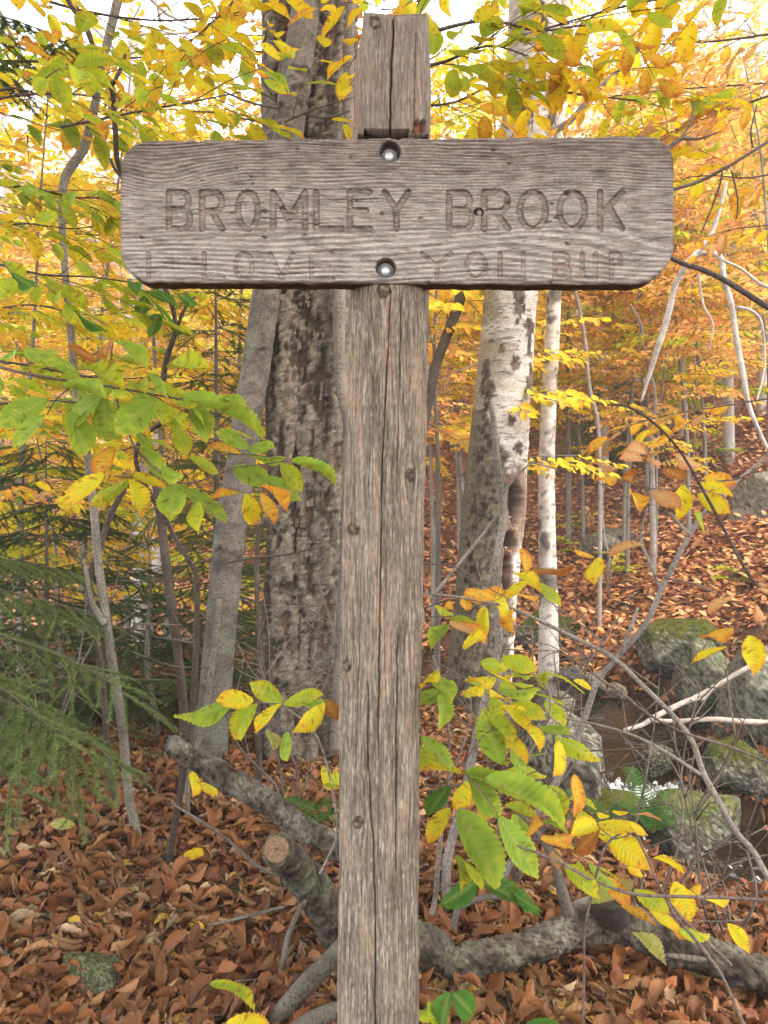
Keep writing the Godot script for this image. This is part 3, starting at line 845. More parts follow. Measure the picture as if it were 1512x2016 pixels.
func build_ground() -> void:
	var b := Buf.new()
	var nu := 200
	var nv := 250
	for k in nv + 1:
		var t := float(k) / nv
		var d := -3.0 + 6.0 * t + 26.0 * t * t + 111.0 * pow(t, 4.0)
		for j in nu + 1:
			var u := 2.0 * j / nu - 1.0
			var x := (u * 0.55 + u * u * u * 0.45) * (7.0 + maxf(d, 0.0) * 0.85)
			var h := ground(x, d)
			var n := noise.get_noise_2d(x * 50.0, d * 50.0)
			var n2 := noise.get_noise_2d(x * 260.0, d * 260.0)
			var c := mix(Color(0.1, 0.05, 0.026), Color(0.22, 0.1, 0.045), 0.5 + n * 0.5 + n2 * 0.5)
			if d > 9.0:
				c = mix(c, mix(Color(0.24, 0.1, 0.045), Color(0.34, 0.16, 0.08), 0.5 + n2), ss(9.0, 14.0, d))
			var q := brook_at(x, d)
			var s: float = absf(q[0]) - q[1]
			c = mix(mix(Color(0.022, 0.014, 0.008), Color(0.07, 0.04, 0.02), 0.5 + n2), c, ss(0.0, 0.25, s))
			c = mix(c, Color(0.07, 0.1, 0.02), ss(0.22, 0.45, noise.get_noise_2d(x * 22.0 + 90.0, d * 22.0)) * ss(1.6, 0.2, s) * ss(-0.05, 0.1, s))
			b.v.append(Vector3(x, h, -d))
			b.c.append(c)
	b.grid(nu, nv, 0)
	for q in range(0, b.i.size(), 3):
		var w := b.i[q + 1]
		b.i[q + 1] = b.i[q + 2]
		b.i[q + 2] = w
	var g := Node3D.new()
	g.name = "ground"
	add_child(g)
	tag(g, "leaf covered forest floor sloping down to a brook and up a wooded hillside", "", "", "structure")
	part(g, "soil", b.mesh(M.soil))
	litter(g)


func dry_leaf(k: int, ns: int, nw: int) -> Buf:
	var r := RandomNumberGenerator.new()
	r.seed = 500 + k
	var base := [Color(0.31, 0.115, 0.036), Color(0.25, 0.08, 0.026), Color(0.38, 0.18, 0.062), Color(0.19, 0.06, 0.022), Color(0.5, 0.32, 0.17), Color(0.33, 0.1, 0.028), Color(0.12, 0.045, 0.02)][k % 7] as Color
	return leaf_buf(ns, nw, base * 0.85, base * 1.1, base * 0.95, {"fold": r.randf_range(-0.12, 0.16), "blunt": 0.62, "droop": r.randf_range(-0.22, 0.22), "curl": [1.5, -0.9, 2.8, 0.3, 1.1, -0.5, 0.7, -1.9, 3.8][k % 9], "wide": r.randf_range(0.26, 0.34), "corr": 0.03, "wave": 0.09, "rib": false, "spots": 0.5, "stalk": k % 3 == 0}, 300 + k)


func lying(r: RandomNumberGenerator, tilt: float) -> Basis:
	var up := Vector3(r.randf_range(-tilt, tilt), 1.0 if r.randf() < 0.75 else -1.0, r.randf_range(-tilt, tilt))
	return basis_of(Vector3(r.randf_range(-1, 1), r.randf_range(-0.22, 0.22), r.randf_range(-1, 1)), up)


func litter(g: Node3D) -> void:
	var r := RandomNumberGenerator.new()
	r.seed = 77
	# a patch of a dozen and a half curled leaves, laid many times
	var near := Buf.new()
	for k in 20:
		var a := r.randf() * TAU
		var rad := 0.15 * sqrt(r.randf())
		near.join(dry_leaf(k, 14, 3), Transform3D(lying(r, 0.36) * r.randf_range(0.045, 0.1), Vector3(cos(a) * rad, r.randf_range(0.0, 0.03), sin(a) * rad)), Color(1, 1, 1) * pow(r.randf_range(0.35, 1.1), 1.3))
	near.join(leaf_buf(14, 3, Color(0.7, 0.45, 0.04), Color(0.66, 0.36, 0.05), Color(0.5, 0.2, 0.05), {"curl": 0.9}, 41), Transform3D(lying(r, 0.4) * 0.06, Vector3(0.07, 0.022, -0.05)))
	tube(near, [Vector3(-0.12, 0.012, 0.02), Vector3(0.0, 0.03, 0.05), Vector3(0.13, 0.02, 0.04)], [0.0025, 0.002, 0.001], 5, Color(0.14, 0.11, 0.09))
	var near_mesh := near.mesh(M.litter)
	var xfs := []
	var tints := []
	var i := 0
	while xfs.size() < 5200 and i < 40000:
		i += 1
		var d := 0.4 + 7.2 * pow(r.randf(), 1.25)
		var x := r.randf_range(-1.0, 1.0) * (0.9 + d * 0.62)
		var q := brook_at(x, d)
		var s: float = absf(q[0]) - q[1]
		if s < r.randf_range(0.02, 0.25):
			continue
		var y := ground(x, d)
		var slope := Vector3(ground(x - 0.05, d) - ground(x + 0.05, d), 0.1, ground(x, d + 0.05) - ground(x, d - 0.05))
		xfs.append(Transform3D(basis_of(Vector3(1, 0, 0).rotated(Vector3.UP, r.randf() * TAU), slope.normalized()) * r.randf_range(0.8, 1.2), Vector3(x, y - 0.008, -d)))
		var v := r.randf_range(0.5, 0.98)
		tints.append(Color(v, v * r.randf_range(0.9, 1.06), v * r.randf_range(0.85, 1.1)))
	copies(g, "leaf_litter", near_mesh, xfs, tints)
	var far := Buf.new()
	for k in 26:
		var a := r.randf() * TAU
		var rad := 0.34 * sqrt(r.randf())
		var col := [Color(0.5, 0.2, 0.075), Color(0.42, 0.155, 0.06), Color(0.56, 0.29, 0.13), Color(0.3, 0.11, 0.05), Color(0.62, 0.3, 0.09)][k % 5] as Color
		small_leaf(far, Transform3D(lying(r, 0.7) * r.randf_range(0.075, 0.11), Vector3(cos(a) * rad, r.randf_range(0.0, 0.03), sin(a) * rad)), col, 0.26)
	var far_mesh := far.mesh(M.litter, false)
	xfs = []
	tints = []
	i = 0
	while xfs.size() < 9000 and i < 60000:
		i += 1
		var d := 7.2 + 26.0 * pow(r.randf(), 1.7)
		var x := r.randf_range(-1.0, 1.0) * (1.5 + d * 0.6)
		var q := brook_at(x, d)
		if absf(q[0]) - q[1] < 0.1:
			continue
		var slope := Vector3(ground(x - 0.1, d) - ground(x + 0.1, d), 0.2, ground(x, d + 0.1) - ground(x, d - 0.1))
		xfs.append(Transform3D(basis_of(Vector3(1, 0, 0).rotated(Vector3.UP, r.randf() * TAU), slope.normalized()) * r.randf_range(0.8, 1.3), Vector3(x, ground(x, d), -d)))
		var v := r.randf_range(0.65, 1.15)
		tints.append(Color(v, v, v * r.randf_range(0.85, 1.15)))
	copies(g, "far_leaf_litter", far_mesh, xfs, tints)
	# the three hundred leaves that lie nearest to the eye, each its own piece
	var kinds := []
	for k in 12:
		kinds.append(dry_leaf(k, 18, 3).mesh(M.litter))
	i = 0
	while i < 300:
		var d := 1.55 + 1.7 * pow(r.randf(), 1.3)
		var x := r.randf_range(-0.56, 0.56) * d
		var q := brook_at(x, d)
		if absf(q[0]) - q[1] < 0.3:
			i += 1
			continue
		part(g, "fallen_leaf", kinds[r.randi() % 12], Transform3D(lying(r, 0.7) * r.randf_range(0.055, 0.092), Vector3(x, ground(x, d) + r.randf_range(0.025, 0.045), -d)))
		i += 1


func build_water() -> void:
	var w := Node3D.new()
	w.name = "water"
	add_child(w)
	tag(w, "shallow brown brook running over stones with a small white cascade", "", "", "structure")
	var b := Buf.new()
	var foam := Buf.new()
	var nv := 1500
	var nu := 130
	var rushes := PackedFloat32Array()
	var total := 0.0
	var lens := [0.0]
	for k in brook.size() - 1:
		total += (brook[k + 1] - brook[k]).length()
		lens.append(total)
	var r := RandomNumberGenerator.new()
	r.seed = 9
	for k in nv + 1:
		var t := float(k) / nv
		var at := total * (0.12 + 0.76 * t) if true else 0.0
		var q := 0
		while q < lens.size() - 2 and lens[q + 1] < at:
			q += 1
		var f: float = (at - lens[q]) / (lens[q + 1] - lens[q])
		var a: Vector2 = brook[q]
		var e: Vector2 = brook[q + 1]
		var mid := a.cubic_interpolate(e, brook[maxi(q - 1, 0)], brook[mini(q + 2, brook.size() - 1)], f)
		mid = a.lerp(e, f)
		var dir := (e - a).normalized()
		var half: float = lerpf(brook_half[q], brook_half[q + 1], f) + 0.25
		var lev: float = lerpf(brook_level[q], brook_level[q + 1], f)
		var rush := ss(4.9, 4.4, mid.y) * 0.3 + 0.95 * exp(-pow((mid.y - 4.7) / 0.24, 2.0))
		if mid.x < 0.0 or mid.y > 8.5:
			rush = 0.3
		for j in nu + 1:
			var s := 2.0 * j / nu - 1.0
			var p := mid + Vector2(-dir.y, dir.x) * half * -s
			var n := noise.get_noise_3d(p.x * 130.0, p.y * 130.0, 0.0)
			var n2 := noise.get_noise_3d(p.x * 330.0, p.y * 330.0, 5.0)
			var y := lev + n * (0.004 + 0.03 * rush) + n2 * (0.0015 + 0.012 * rush)
			b.v.append(Vector3(p.x, y, -p.y))
			b.c.append(Color(0.1, 0.06, 0.03))
			rushes.append(rush * (1.0 - pow(absf(s), 4.0)) + n * 0.6 + n2 * 0.3 if mid.x > 0.5 or rush > 0.29 else 0.0)
	for k in nv:
		for j in nu:
			var q := k * (nu + 1) + j
			if rushes[q] > 0.66:
				var up := Vector3(0, 0.005 + 0.012 * clampf(rushes[q] - 0.66, 0.0, 1.0), 0)
				var w2 := clampf(0.22 + (rushes[q] - 0.66) * 1.3, 0.22, 0.62)
				var col := Color(w2, w2, w2 * 1.02)
				foam.tri(b.v[q] + up, b.v[q + nu + 2] + up, b.v[q + 1] + up, col)
				foam.tri(b.v[q] + up, b.v[q + nu + 1] + up, b.v[q + nu + 2] + up, col)
	b.grid(nu, nv, 0)
	var m := StandardMaterial3D.new()
	m.albedo_color = Color(0.12, 0.085, 0.06, 0.4)
	m.transparency = BaseMaterial3D.TRANSPARENCY_ALPHA
	m.roughness = 0.06
	m.metallic_specular = 0.6
	m.cull_mode = BaseMaterial3D.CULL_DISABLED
	part(w, "stream_surface", b.mesh(m))
	tag(part(w, "foam", foam.mesh(M.foam)), "", "", "", "stuff")


func rock(called: String, label: String, at: Vector3, size: Vector3, s0: int, moss: float, tone := Color(0.33, 0.33, 0.3), group := "") -> void:
	var b := Buf.new()
	var nu := 84
	var nv := 52
	var planes := []
	var rp := RandomNumberGenerator.new()
	rp.seed = s0 * 31
	for k in 12:
		var z := 1.0 - 2.0 * (k + 0.5) / 12.0
		var pa := k * 2.39996 + rp.randf_range(-0.5, 0.5)
		planes.append([Vector3(sqrt(1.0 - z * z) * cos(pa), z, sqrt(1.0 - z * z) * sin(pa)), rp.randf_range(0.36, 0.56)])
	var off := Vector3(s0 * 17.3, s0 * 5.1, s0 * 9.7)
	for k in nv + 1:
		var th := PI * k / nv
		for j in nu + 1:
			var ph := TAU * (j % nu) / nu
			var u := Vector3(sin(th) * cos(ph), cos(th), -sin(th) * sin(ph))
			var q := u + Vector3(noise.get_noise_3dv(u * 22.0 + off), noise.get_noise_3dv(u * 22.0 + off * 2.0), noise.get_noise_3dv(u * 22.0 - off)) * 0.35
			var sum := 0.0
			for pl in planes:
				sum += pow(maxf(0.0, u.dot(pl[0]) / pl[1]), 34.0)
			var r := pow(sum, -1.0 / 34.0) * (1.0 + 0.12 * (q - u).x) + 0.012 * noise.get_noise_3dv(u * 60.0 + off) + 0.012 * absf(noise.get_noise_3dv(u * 160.0 + off))
			var p := u * r * size
			var n1 := noise.get_noise_3dv(u * 60.0 - off)
			var n2 := noise.get_noise_3dv(u * 230.0 + off)
			var n3 := fine.get_noise_3dv(u * 420.0 - off)
			var c := tone * Color(0.6, 0.57, 0.5) * (0.8 + 0.6 * n1 + 0.6 * n2 + 0.7 * n3)
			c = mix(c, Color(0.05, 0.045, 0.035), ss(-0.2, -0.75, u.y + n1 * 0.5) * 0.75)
			c = mix(c, Color(0.33, 0.315, 0.27), ss(0.08, 0.25, n1 * 0.6 + n2 * 0.8 + n3 * 0.5) * 0.6)
			c = mix(c, mix(Color(0.04, 0.052, 0.008), Color(0.115, 0.12, 0.018), 0.5 + n2 + n3), moss * ss(0.3, 0.45, u.y + n1 * 1.0 - 0.1))
			b.v.append(p)
			b.c.append(Color(c.r, c.g, c.b))
	b.grid(nu, nv, 0)
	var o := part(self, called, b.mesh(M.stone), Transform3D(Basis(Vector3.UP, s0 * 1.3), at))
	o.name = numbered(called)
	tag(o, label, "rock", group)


# ---------------------------------------------------------------- the sign
const BX0 := 236.0
const BX1 := 1328.0
var carve := PackedFloat32Array()        # distance in photograph pixels to the nearest routed stroke, for both lines of lettering
var carve2 := PackedFloat32Array()


func stroke(field: PackedFloat32Array, a: Vector2, e: Vector2, reach: float) -> void:
	var lo := Vector2(minf(a.x, e.x) - reach, minf(a.y, e.y) - reach)
	var hi := Vector2(maxf(a.x, e.x) + reach, maxf(a.y, e.y) + reach)
	var s := e - a
	var l2 := maxf(s.length_squared(), 0.001)
	for y in range(int(lo.y), int(hi.y) + 1):
		for x in range(int(lo.x), int(hi.x) + 1):
			var p := Vector2(x, y) - a
			var dist := (p - s * clampf(p.dot(s) / l2, 0.0, 1.0)).length()
			var n := (y - 240) * 1110 + x - 230
			if n >= 0 and n < field.size() and dist < field[n]:
				field[n] = dist


func letter(field: PackedFloat32Array, ch: String, x0: float, x1: float, y0: float, y1: float, reach: float) -> void:
	var w := x1 - x0
	var h := y1 - y0
	var line := func(pts: Array):
		for k in pts.size() - 1:
			stroke(field, Vector2(x0 + pts[k].x * w, y0 + pts[k].y * h), Vector2(x0 + pts[k + 1].x * w, y0 + pts[k + 1].y * h), reach)
	var arc := func(cx: float, cy: float, rx: float, ry: float, a0: float, a1: float):
		var pts := []
		for k in 15:
			var a := deg_to_rad(lerpf(a0, a1, k / 14.0))
			pts.append(Vector2(cx + rx * cos(a), cy + ry * sin(a)))
		line.call(pts)
	match ch:
		"B":
			line.call([Vector2(0.6, 0), Vector2(0, 0), Vector2(0, 1), Vector2(0.65, 1)])
			line.call([Vector2(0, 0.47), Vector2(0.65, 0.47)])
			arc.call(0.6, 0.235, 0.32, 0.235, -90, 90)
			arc.call(0.65, 0.735, 0.35, 0.265, -90, 90)
		"R":
			line.call([Vector2(0.62, 0), Vector2(0, 0), Vector2(0, 1)])
			line.call([Vector2(0, 0.52), Vector2(0.62, 0.52)])
			line.call([Vector2(0.5, 0.54), Vector2(1, 1)])
			arc.call(0.62, 0.26, 0.36, 0.26, -90, 90)
		"P":
			line.call([Vector2(0.62, 0), Vector2(0, 0), Vector2(0, 1)])
			line.call([Vector2(0, 0.52), Vector2(0.62, 0.52)])
			arc.call(0.62, 0.26, 0.36, 0.26, -90, 90)
		"O":
			arc.call(0.5, 0.5, 0.5, 0.5, 0, 180)
			arc.call(0.5, 0.5, 0.5, 0.5, 180, 360)
		"M":
			line.call([Vector2(0, 1), Vector2(0, 0), Vector2(0.5, 0.75), Vector2(1, 0), Vector2(1, 1)])
		"L":
			line.call([Vector2(0, 0), Vector2(0, 1), Vector2(1, 1)])
		"E":
			line.call([Vector2(1, 0), Vector2(0, 0), Vector2(0, 1), Vector2(1, 1)])
			line.call([Vector2(0, 0.5), Vector2(0.8, 0.5)])
		"Y":
			line.call([Vector2(0, 0), Vector2(0.5, 0.5), Vector2(1, 0)])
			line.call([Vector2(0.5, 0.5), Vector2(0.5, 1)])
		"K":
			line.call([Vector2(0, 0), Vector2(0, 1)])
			line.call([Vector2(1, 0), Vector2(0.05, 0.6)])
			line.call([Vector2(0.4, 0.38), Vector2(1, 1)])
		"I":
			line.call([Vector2(0.5, 0), Vector2(0.5, 1)])
		"V":
			line.call([Vector2(0, 0), Vector2(0.5, 1), Vector2(1, 0)])
		"U":
			line.call([Vector2(0, 0), Vector2(0, 1), Vector2(1, 1), Vector2(1, 0)])


func board_top(x: float) -> float:
	var y := 276.0 - 10.0 * (x - BX0) / (BX1 - BX0) + pn.get_noise_1d(x * 3.0) * 3.0 + pf.get_noise_1d(x * 9.0) * 1.6
	if x < BX0 + 60.0:
		y += 60.0 - sqrt(maxf(0.0, 3600.0 - pow(BX0 + 60.0 - x, 2.0)))
	if x > BX1 - 56.0:
		y += 56.0 - sqrt(maxf(0.0, 3136.0 - pow(x - BX1 + 56.0, 2.0)))
	return y


func board_bottom(x: float) -> float:
	var y := 556.0 + 4.0 * (x - BX0) / (BX1 - BX0) + pn.get_noise_1d(x * 2.0 + 500.0) * 2.0
	if x < BX0 + 66.0:
		y -= 66.0 - sqrt(maxf(0.0, 4356.0 - pow(BX0 + 66.0 - x, 2.0)))
	if x > BX1 - 84.0:
		y -= 84.0 - sqrt(maxf(0.0, 7056.0 - pow(x - BX1 + 84.0, 2.0)))
	return y


const PITS := [Vector3(497, 361, 4), Vector3(495, 347, 4), Vector3(466, 331, 3), Vector3(399, 356, 3), Vector3(585, 293, 3), Vector3(555, 408, 4), Vector3(438, 452, 4), Vector3(520, 468, 4), Vector3(383, 510, 4), Vector3(521, 416, 6), Vector3(613, 424, 4), Vector3(457, 420, 4), Vector3(972, 295, 4), Vector3(1003, 322, 3), Vector3(828, 430, 4), Vector3(1000, 398, 4), Vector3(1079, 437, 5), Vector3(1096, 428, 5), Vector3(1117, 480, 5), Vector3(1117, 379, 5), Vector3(752, 421, 4), Vector3(279, 468, 4), Vector3(600, 463, 4), Vector3(702, 396, 3), Vector3(1086, 401, 3), Vector3(1012, 353, 2), Vector3(690, 310, 2), Vector3(843, 556, 5), Vector3(1085, 556, 4)]


func board_skin(x: float, y: float, e: float) -> Color:       # colour and height (metres, towards the viewer) of the weathered face
	# ring coordinate: tight above, wide and swept below
	var sweep_right := 30.0 * exp(-pow((x - 1120.0) / 190.0, 2.0)) * exp(-pow((y - 455.0) / 60.0, 2.0)) - 26.0 * ss(900.0, 1328.0, x) * ss(430.0, 500.0, y)
	var dip_left := 26.0 * exp(-pow((x - 330.0) / 90.0, 2.0)) * exp(-pow((y - 362.0) / 45.0, 2.0))
	var g := y + sweep_right - dip_left + 9.0 * p1.get_noise_2d(x * 0.22, y * 0.7) + 1.6 * p1.get_noise_2d(x * 0.8 + 300.0, y * 1.8) + 0.008 * (x - 780.0)
	var ring := g / lerpf(6.3, 9.8, ss(420.0, 520.0, g))
	ring = g / 6.3 if g < 430.0 else 430.0 / 6.3 + (g - 430.0) / 9.6
	var cell := floorf(ring)
	var f := ring - cell
	var keep := 0.5 + 0.5 * pn.get_noise_2d(cell * 91.0, x * 0.5)            # each ring has its own depth along the board
	var low := ss(455.0, 485.0, g)
	var band := exp(-pow((y - 415.0) / 42.0, 2.0)) * (0.75 + 0.3 * pn.get_noise_2d(x * 2.0, y * 4.0))
	var amp := lerpf(1.0, 0.34, clampf(band, 0.0, 1.0))
	# a dark groove cut below each pale late-wood ridge
	var groove := ss(0.42 - 0.16 * keep, 0.12, absf(f - 0.5)) * (0.35 + 0.65 * keep)
	var fib := pn.get_noise_2d(x * 2.2, y * 30.0)
	var fib2 := pf.get_noise_2d(x * 3.0, y * 44.0)
	var h := -groove * amp * lerpf(0.0011, 0.0017, low) + fib * 0.00022 + fib2 * 0.00012
	var blot := pn.get_noise_2d(x * 1.3 + 70.0, y * 3.0)
	var base := mix(Color(0.215, 0.18, 0.158), Color(0.43, 0.385, 0.345), 0.44 + 0.45 * fib + 0.3 * fib2 + 0.35 * blot + 0.34 * low + 0.1 * band)
	base = mix(base, Color(0.6, 0.53, 0.475), ss(0.34, 0.5, absf(f - 0.5)) * keep * amp * 0.55)
	base = mix(base, Color(0.1, 0.066, 0.052), groove * amp * 0.62)
	base = mix(base, Color(0.3, 0.18, 0.125), ss(0.1, 0.6, blot) * 0.25 * (1.0 - low))
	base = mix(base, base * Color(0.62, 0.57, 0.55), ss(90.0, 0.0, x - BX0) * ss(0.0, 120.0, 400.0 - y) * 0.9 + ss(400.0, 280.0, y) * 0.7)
	if x > 1090.0 and y > 480.0:
		base = mix(base, Color(0.36, 0.19, 0.115), ss(0.05, 0.6, pn.get_noise_2d(x * 6.0, y * 7.0)) * 0.6 * ss(1290.0, 1150.0, x))
	# drying checks that follow the rings, and grey-black weather stains
	var check := ss(0.36, 0.5, pn.get_noise_2d(cell * 173.0 + 37.0, x * 0.3)) * ss(0.16, 0.05, absf(f - 0.5))
	h -= 0.0016 * check
	base = mix(base, Color(0.055, 0.038, 0.03), check * 0.85)
	base = mix(base, base * Color(0.62, 0.6, 0.6), ss(0.12, 0.45, pn.get_noise_2d(x * 0.9 + 900.0, y * 5.0)) * 0.7)
	base *= 1.0 + 0.35 * pf.get_noise_2d(x * 9.0, y * 50.0)
	# routed lettering, worn away here and there; floors and edges carry painted shading
	var n := (int(y) - 240) * 1110 + int(x) - 230
	if n >= 0 and n < carve.size():
		var wear := 0.72 + 0.55 * pn.get_noise_2d(x * 4.0 + 40.0, y * 4.0)
		var dd := carve[n]
		if dd < 10.0:
			var s := ss(6.4, 5.0, dd)
			h = lerpf(h, h * 0.4 - 0.0062 * clampf(wear, 0.35, 1.0), s)
			base = mix(base, base * Color(0.88, 0.84, 0.81), s)
			base = mix(base, Color(0.1, 0.065, 0.05), (ss(2.0, 0.6, absf(dd - 5.4)) * 0.75) * clampf(wear, 0.3, 1.0))
		dd = carve2[n]
		if dd < 9.0:
			var s := ss(4.8, 3.6, dd) * clampf(wear * 1.1, 0.2, 1.0)
			h += -0.003 * s
			base = mix(base, base * Color(0.82, 0.76, 0.72), s * 0.8)
			base = mix(base, Color(0.11, 0.07, 0.055), ss(1.6, 0.4, absf(dd - 4.0)) * 0.6 * clampf(wear, 0.2, 1.0))
	for q in PITS:
		var dx := absf(x - q.x)
		var dy := absf(y - q.y)
		if dx < 14.0 and dy < 12.0:
			var s := ss(q.z + 0.6, q.z - 1.8, sqrt(dx * dx * 0.5 + dy * dy * 1.8) + pn.get_noise_2d(x * 20.0, y * 20.0) * 3.0)
			h -= 0.0036 * s
			base = mix(base, Color(0.08, 0.052, 0.04), s * 0.6)
	# bolt holes and a knot hole
	for q in [Vector3(768, 299, 20.5), Vector3(759.5, 527.5, 19.5), Vector3(943, 417, 10.0)]:
		var dist := Vector2(x - q.x, (y - q.y) * (1.0 if q.z > 12.0 else 1.25)).length()
		if dist < q.z + 8.0:
			var s := ss(q.z + 0.8, q.z - 0.8, dist)
			h = lerpf(h, -0.016 if q.z > 12.0 else -0.012, s)
			base = mix(base, Color(0.055, 0.036, 0.03), ss(q.z + 1.6, q.z - 0.6, dist) * 0.95)
			base = mix(base, Color(0.34, 0.2, 0.12), ss(4.0, 0.0, absf(dist - q.z - 4.0)) * 0.3 if q.z < 12.0 else 0.0)
	if e < 9.0:
		h -= 0.006 * (1.0 - sqrt(maxf(0.0, 1.0 - pow(1.0 - e / 9.0, 2.0))))
		base = mix(base, base * Color(0.86, 0.82, 0.8), ss(9.0, 0.0, e))
	return Color(base.r, base.g, base.b, h)


func build_sign() -> void:
	carve.resize(1110 * 340)
	carve.fill(99.0)
	carve2.resize(1110 * 340)
	carve2.fill(99.0)
	for q in [["B", 332, 374], ["R", 397, 437], ["O", 468, 507], ["M", 537, 600], ["L", 622, 672], ["E", 688, 727], ["Y", 757, 803], ["B", 884, 928], ["R", 953, 1000], ["O", 1023, 1074], ["O", 1101, 1151], ["K", 1181, 1224]]:
		letter(carve, q[0], q[1], q[2], 378, 450, 11.0)
	for q in [["I", 286, 298], ["L", 401, 440], ["O", 463, 496], ["V", 531, 576], ["E", 613, 655], ["Y", 831, 887], ["O", 918, 955], ["U", 984, 1030], ["B", 1092, 1120], ["U", 1146, 1172], ["P", 1203, 1222]]:
		letter(carve2, q[0], q[1], q[2], 499, 548, 9.0)
	var s := thing("trail_sign", "weathered wooden trail sign carved BROMLEY BROOK bolted across a grey log post", "sign", P(750, 2240, 1.475))
	var o := s.position
	# board
	var b := Buf.new()
	var nu := 720
	var nv := 200
	var front := -1.399
	for k in nv + 1:
		for j in nu + 1:
			var x := lerpf(BX0, BX1, float(j) / nu)
			var t := board_top(x)
			var m := board_bottom(x)
			var y := lerpf(t, m, float(k) / nv)
			var e := minf(minf(y - t, m - y), minf(x - BX0, BX1 - x))
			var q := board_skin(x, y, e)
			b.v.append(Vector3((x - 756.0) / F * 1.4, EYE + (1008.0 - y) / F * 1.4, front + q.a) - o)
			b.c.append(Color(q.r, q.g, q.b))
	b.grid(nu, nv, 0)
	for q in range(0, b.i.size(), 3):
		var w := b.i[q + 1]
		b.i[q + 1] = b.i[q + 2]
		b.i[q + 2] = w
	var ring := []
	for j in nu + 1:
		ring.append(j)
	for k in range(1, nv + 1):
		ring.append(k * (nu + 1) + nu)
	for j in range(nu - 1, -1, -1):
		ring.append(nv * (nu + 1) + j)
	for k in range(nv - 1, -1, -1):
		ring.append(k * (nu + 1))
	var at := b.v.size()
	for k in 8:
		for q in ring:
			var p: Vector3 = b.v[q]
			var d := clampf(k / 6.0, 0.0, 1.0)
			var z := lerpf(p.z, -1.4405 - o.z, d)
			var wp := Vector3(p.x, p.y, z)
			if k == 7:
				wp = Vector3(lerpf(p.x, 0.0, 0.01), lerpf(p.y, b.v[(nv / 2) * (nu + 1)].y, 0.02), z)
			var n := noise.get_noise_3d(p.x * 400.0, p.y * 400.0, z * 2200.0)
			b.v.append(wp)
			b.c.append(mix(Color(0.075, 0.045, 0.033), Color(0.17, 0.11, 0.08), 0.4 + n))
	var nr := ring.size() - 1
	b.grid(nr, 7, at)
	var c := b.v.size()
	b.v.append(Vector3(0, P(0, 415, 1.4).y - o.y, -1.4405 - o.z))
	b.c.append(Color(0.12, 0.08, 0.06))
	for j in nr:
		b.i.append_array(PackedInt32Array([c, at + 7 * (nr + 1) + j, at + 7 * (nr + 1) + j + 1]))
	tag(part(s, "board", b.mesh(M.board)), "broad grey plank with rounded corners and routed lettering")
	# bolts
	for q in [Vector3(766, 303, 10.5), Vector3(759, 530, 10.5)]:
		var bb := Buf.new()
		var u: float = q.z / F * 1.4
		lathe(bb, [Vector2(u * 1.55, 0.0), Vector2(u * 1.55, 0.0015), Vector2(u * 1.0, 0.002), Vector2(u * 0.97, 0.005), Vector2(u * 0.85, 0.0068), Vector2(u * 0.5, 0.0082), Vector2(0.0002, 0.0087)], 28, Transform3D(Basis(Vector3.RIGHT, PI / 2), Vector3.ZERO), Color(0.46, 0.45, 0.44))
		part(s, "bolt", bb.mesh(M.metal), Transform3D(Basis.IDENTITY, Vector3((q.x - 756.0) / F * 1.4, EYE + (1008.0 - q.y) / F * 1.4, -1.4153) - o))
	var nb := Buf.new()
	lathe(nb, [Vector2(0.0052, 0.0), Vector2(0.0052, 0.003), Vector2(0.003, 0.0045), Vector2(0.0002, 0.005)], 18, Transform3D(Basis(Vector3.RIGHT, PI / 2), Vector3.ZERO), Color(0.36, 0.31, 0.28))
	part(s, "nail", nb.mesh(M.wood), Transform3D(Basis.IDENTITY, Vector3((945.0 - 756.0) / F * 1.4, EYE + (1008.0 - 416.0) / F * 1.4, -1.4105) - o))
	build_post(s, o)


const EDGES := [[10, 722, 838], [26, 716, 842], [60, 712, 845], [90, 708, 846], [100, 703, 846], [112, 701, 846], [150, 698, 847], [262, 700, 848], [400, 692, 847], [570, 690, 845], [800, 683, 840], [930, 680, 837], [1190, 672, 832], [1215, 672, 837], [1245, 671, 832], [1400, 668, 827], [1700, 667, 825], [2016, 664, 824], [2400, 661, 821]]
const KNOTS := [Vector3(807, 935, 12), Vector3(698, 1043, 12), Vector3(684, 1310, 10), Vector3(706, 1618, 11), Vector3(756, 572, 14), Vector3(738, 40, 11)]
const CRACK_A := [[560, 769], [700, 763], [900, 753], [1070, 750], [1290, 747], [1400, 746], [1480, 746], [1500, 746]]
const CRACK_B := [[1330, 725], [1500, 726], [1600, 730], [1660, 737], [1720, 737], [1800, 740], [2016, 739], [2300, 739]]
const CRACK_C := [[1240, 782], [1380, 781], [1500, 779], [1640, 779], [1750, 779]]
const CRACK_D := [[20, 774], [60, 774], [110, 771], [150, 769], [264, 767]]
const CRACK_E := [[570, 788], [700, 786], [900, 781], [950, 780]]
const CRACK_F := [[60, 818], [130, 815], [264, 813]]
const CRACK_G := [[1150, 712], [1400, 706], [1560, 702]]


func crack(rows: Array, x: float, y: float, w: float) -> float:
	if y < rows[0][0] or y > rows[-1][0]:
		return 0.0
	var c := table(rows, y, 1) + pf.get_noise_1d(y * 1.5 + rows[0][1]) * 1.6
	var fade := minf(1.0, minf(y - rows[0][0] + 3.0, rows[-1][0] - y) / 60.0) if rows[0][0] > 100 else 1.0
	w *= clampf(fade, 0.0, 1.0)
	return ss(w + 0.9, maxf(w - 0.7, 0.0), absf(x - c)) if w > 0.2 else 0.0


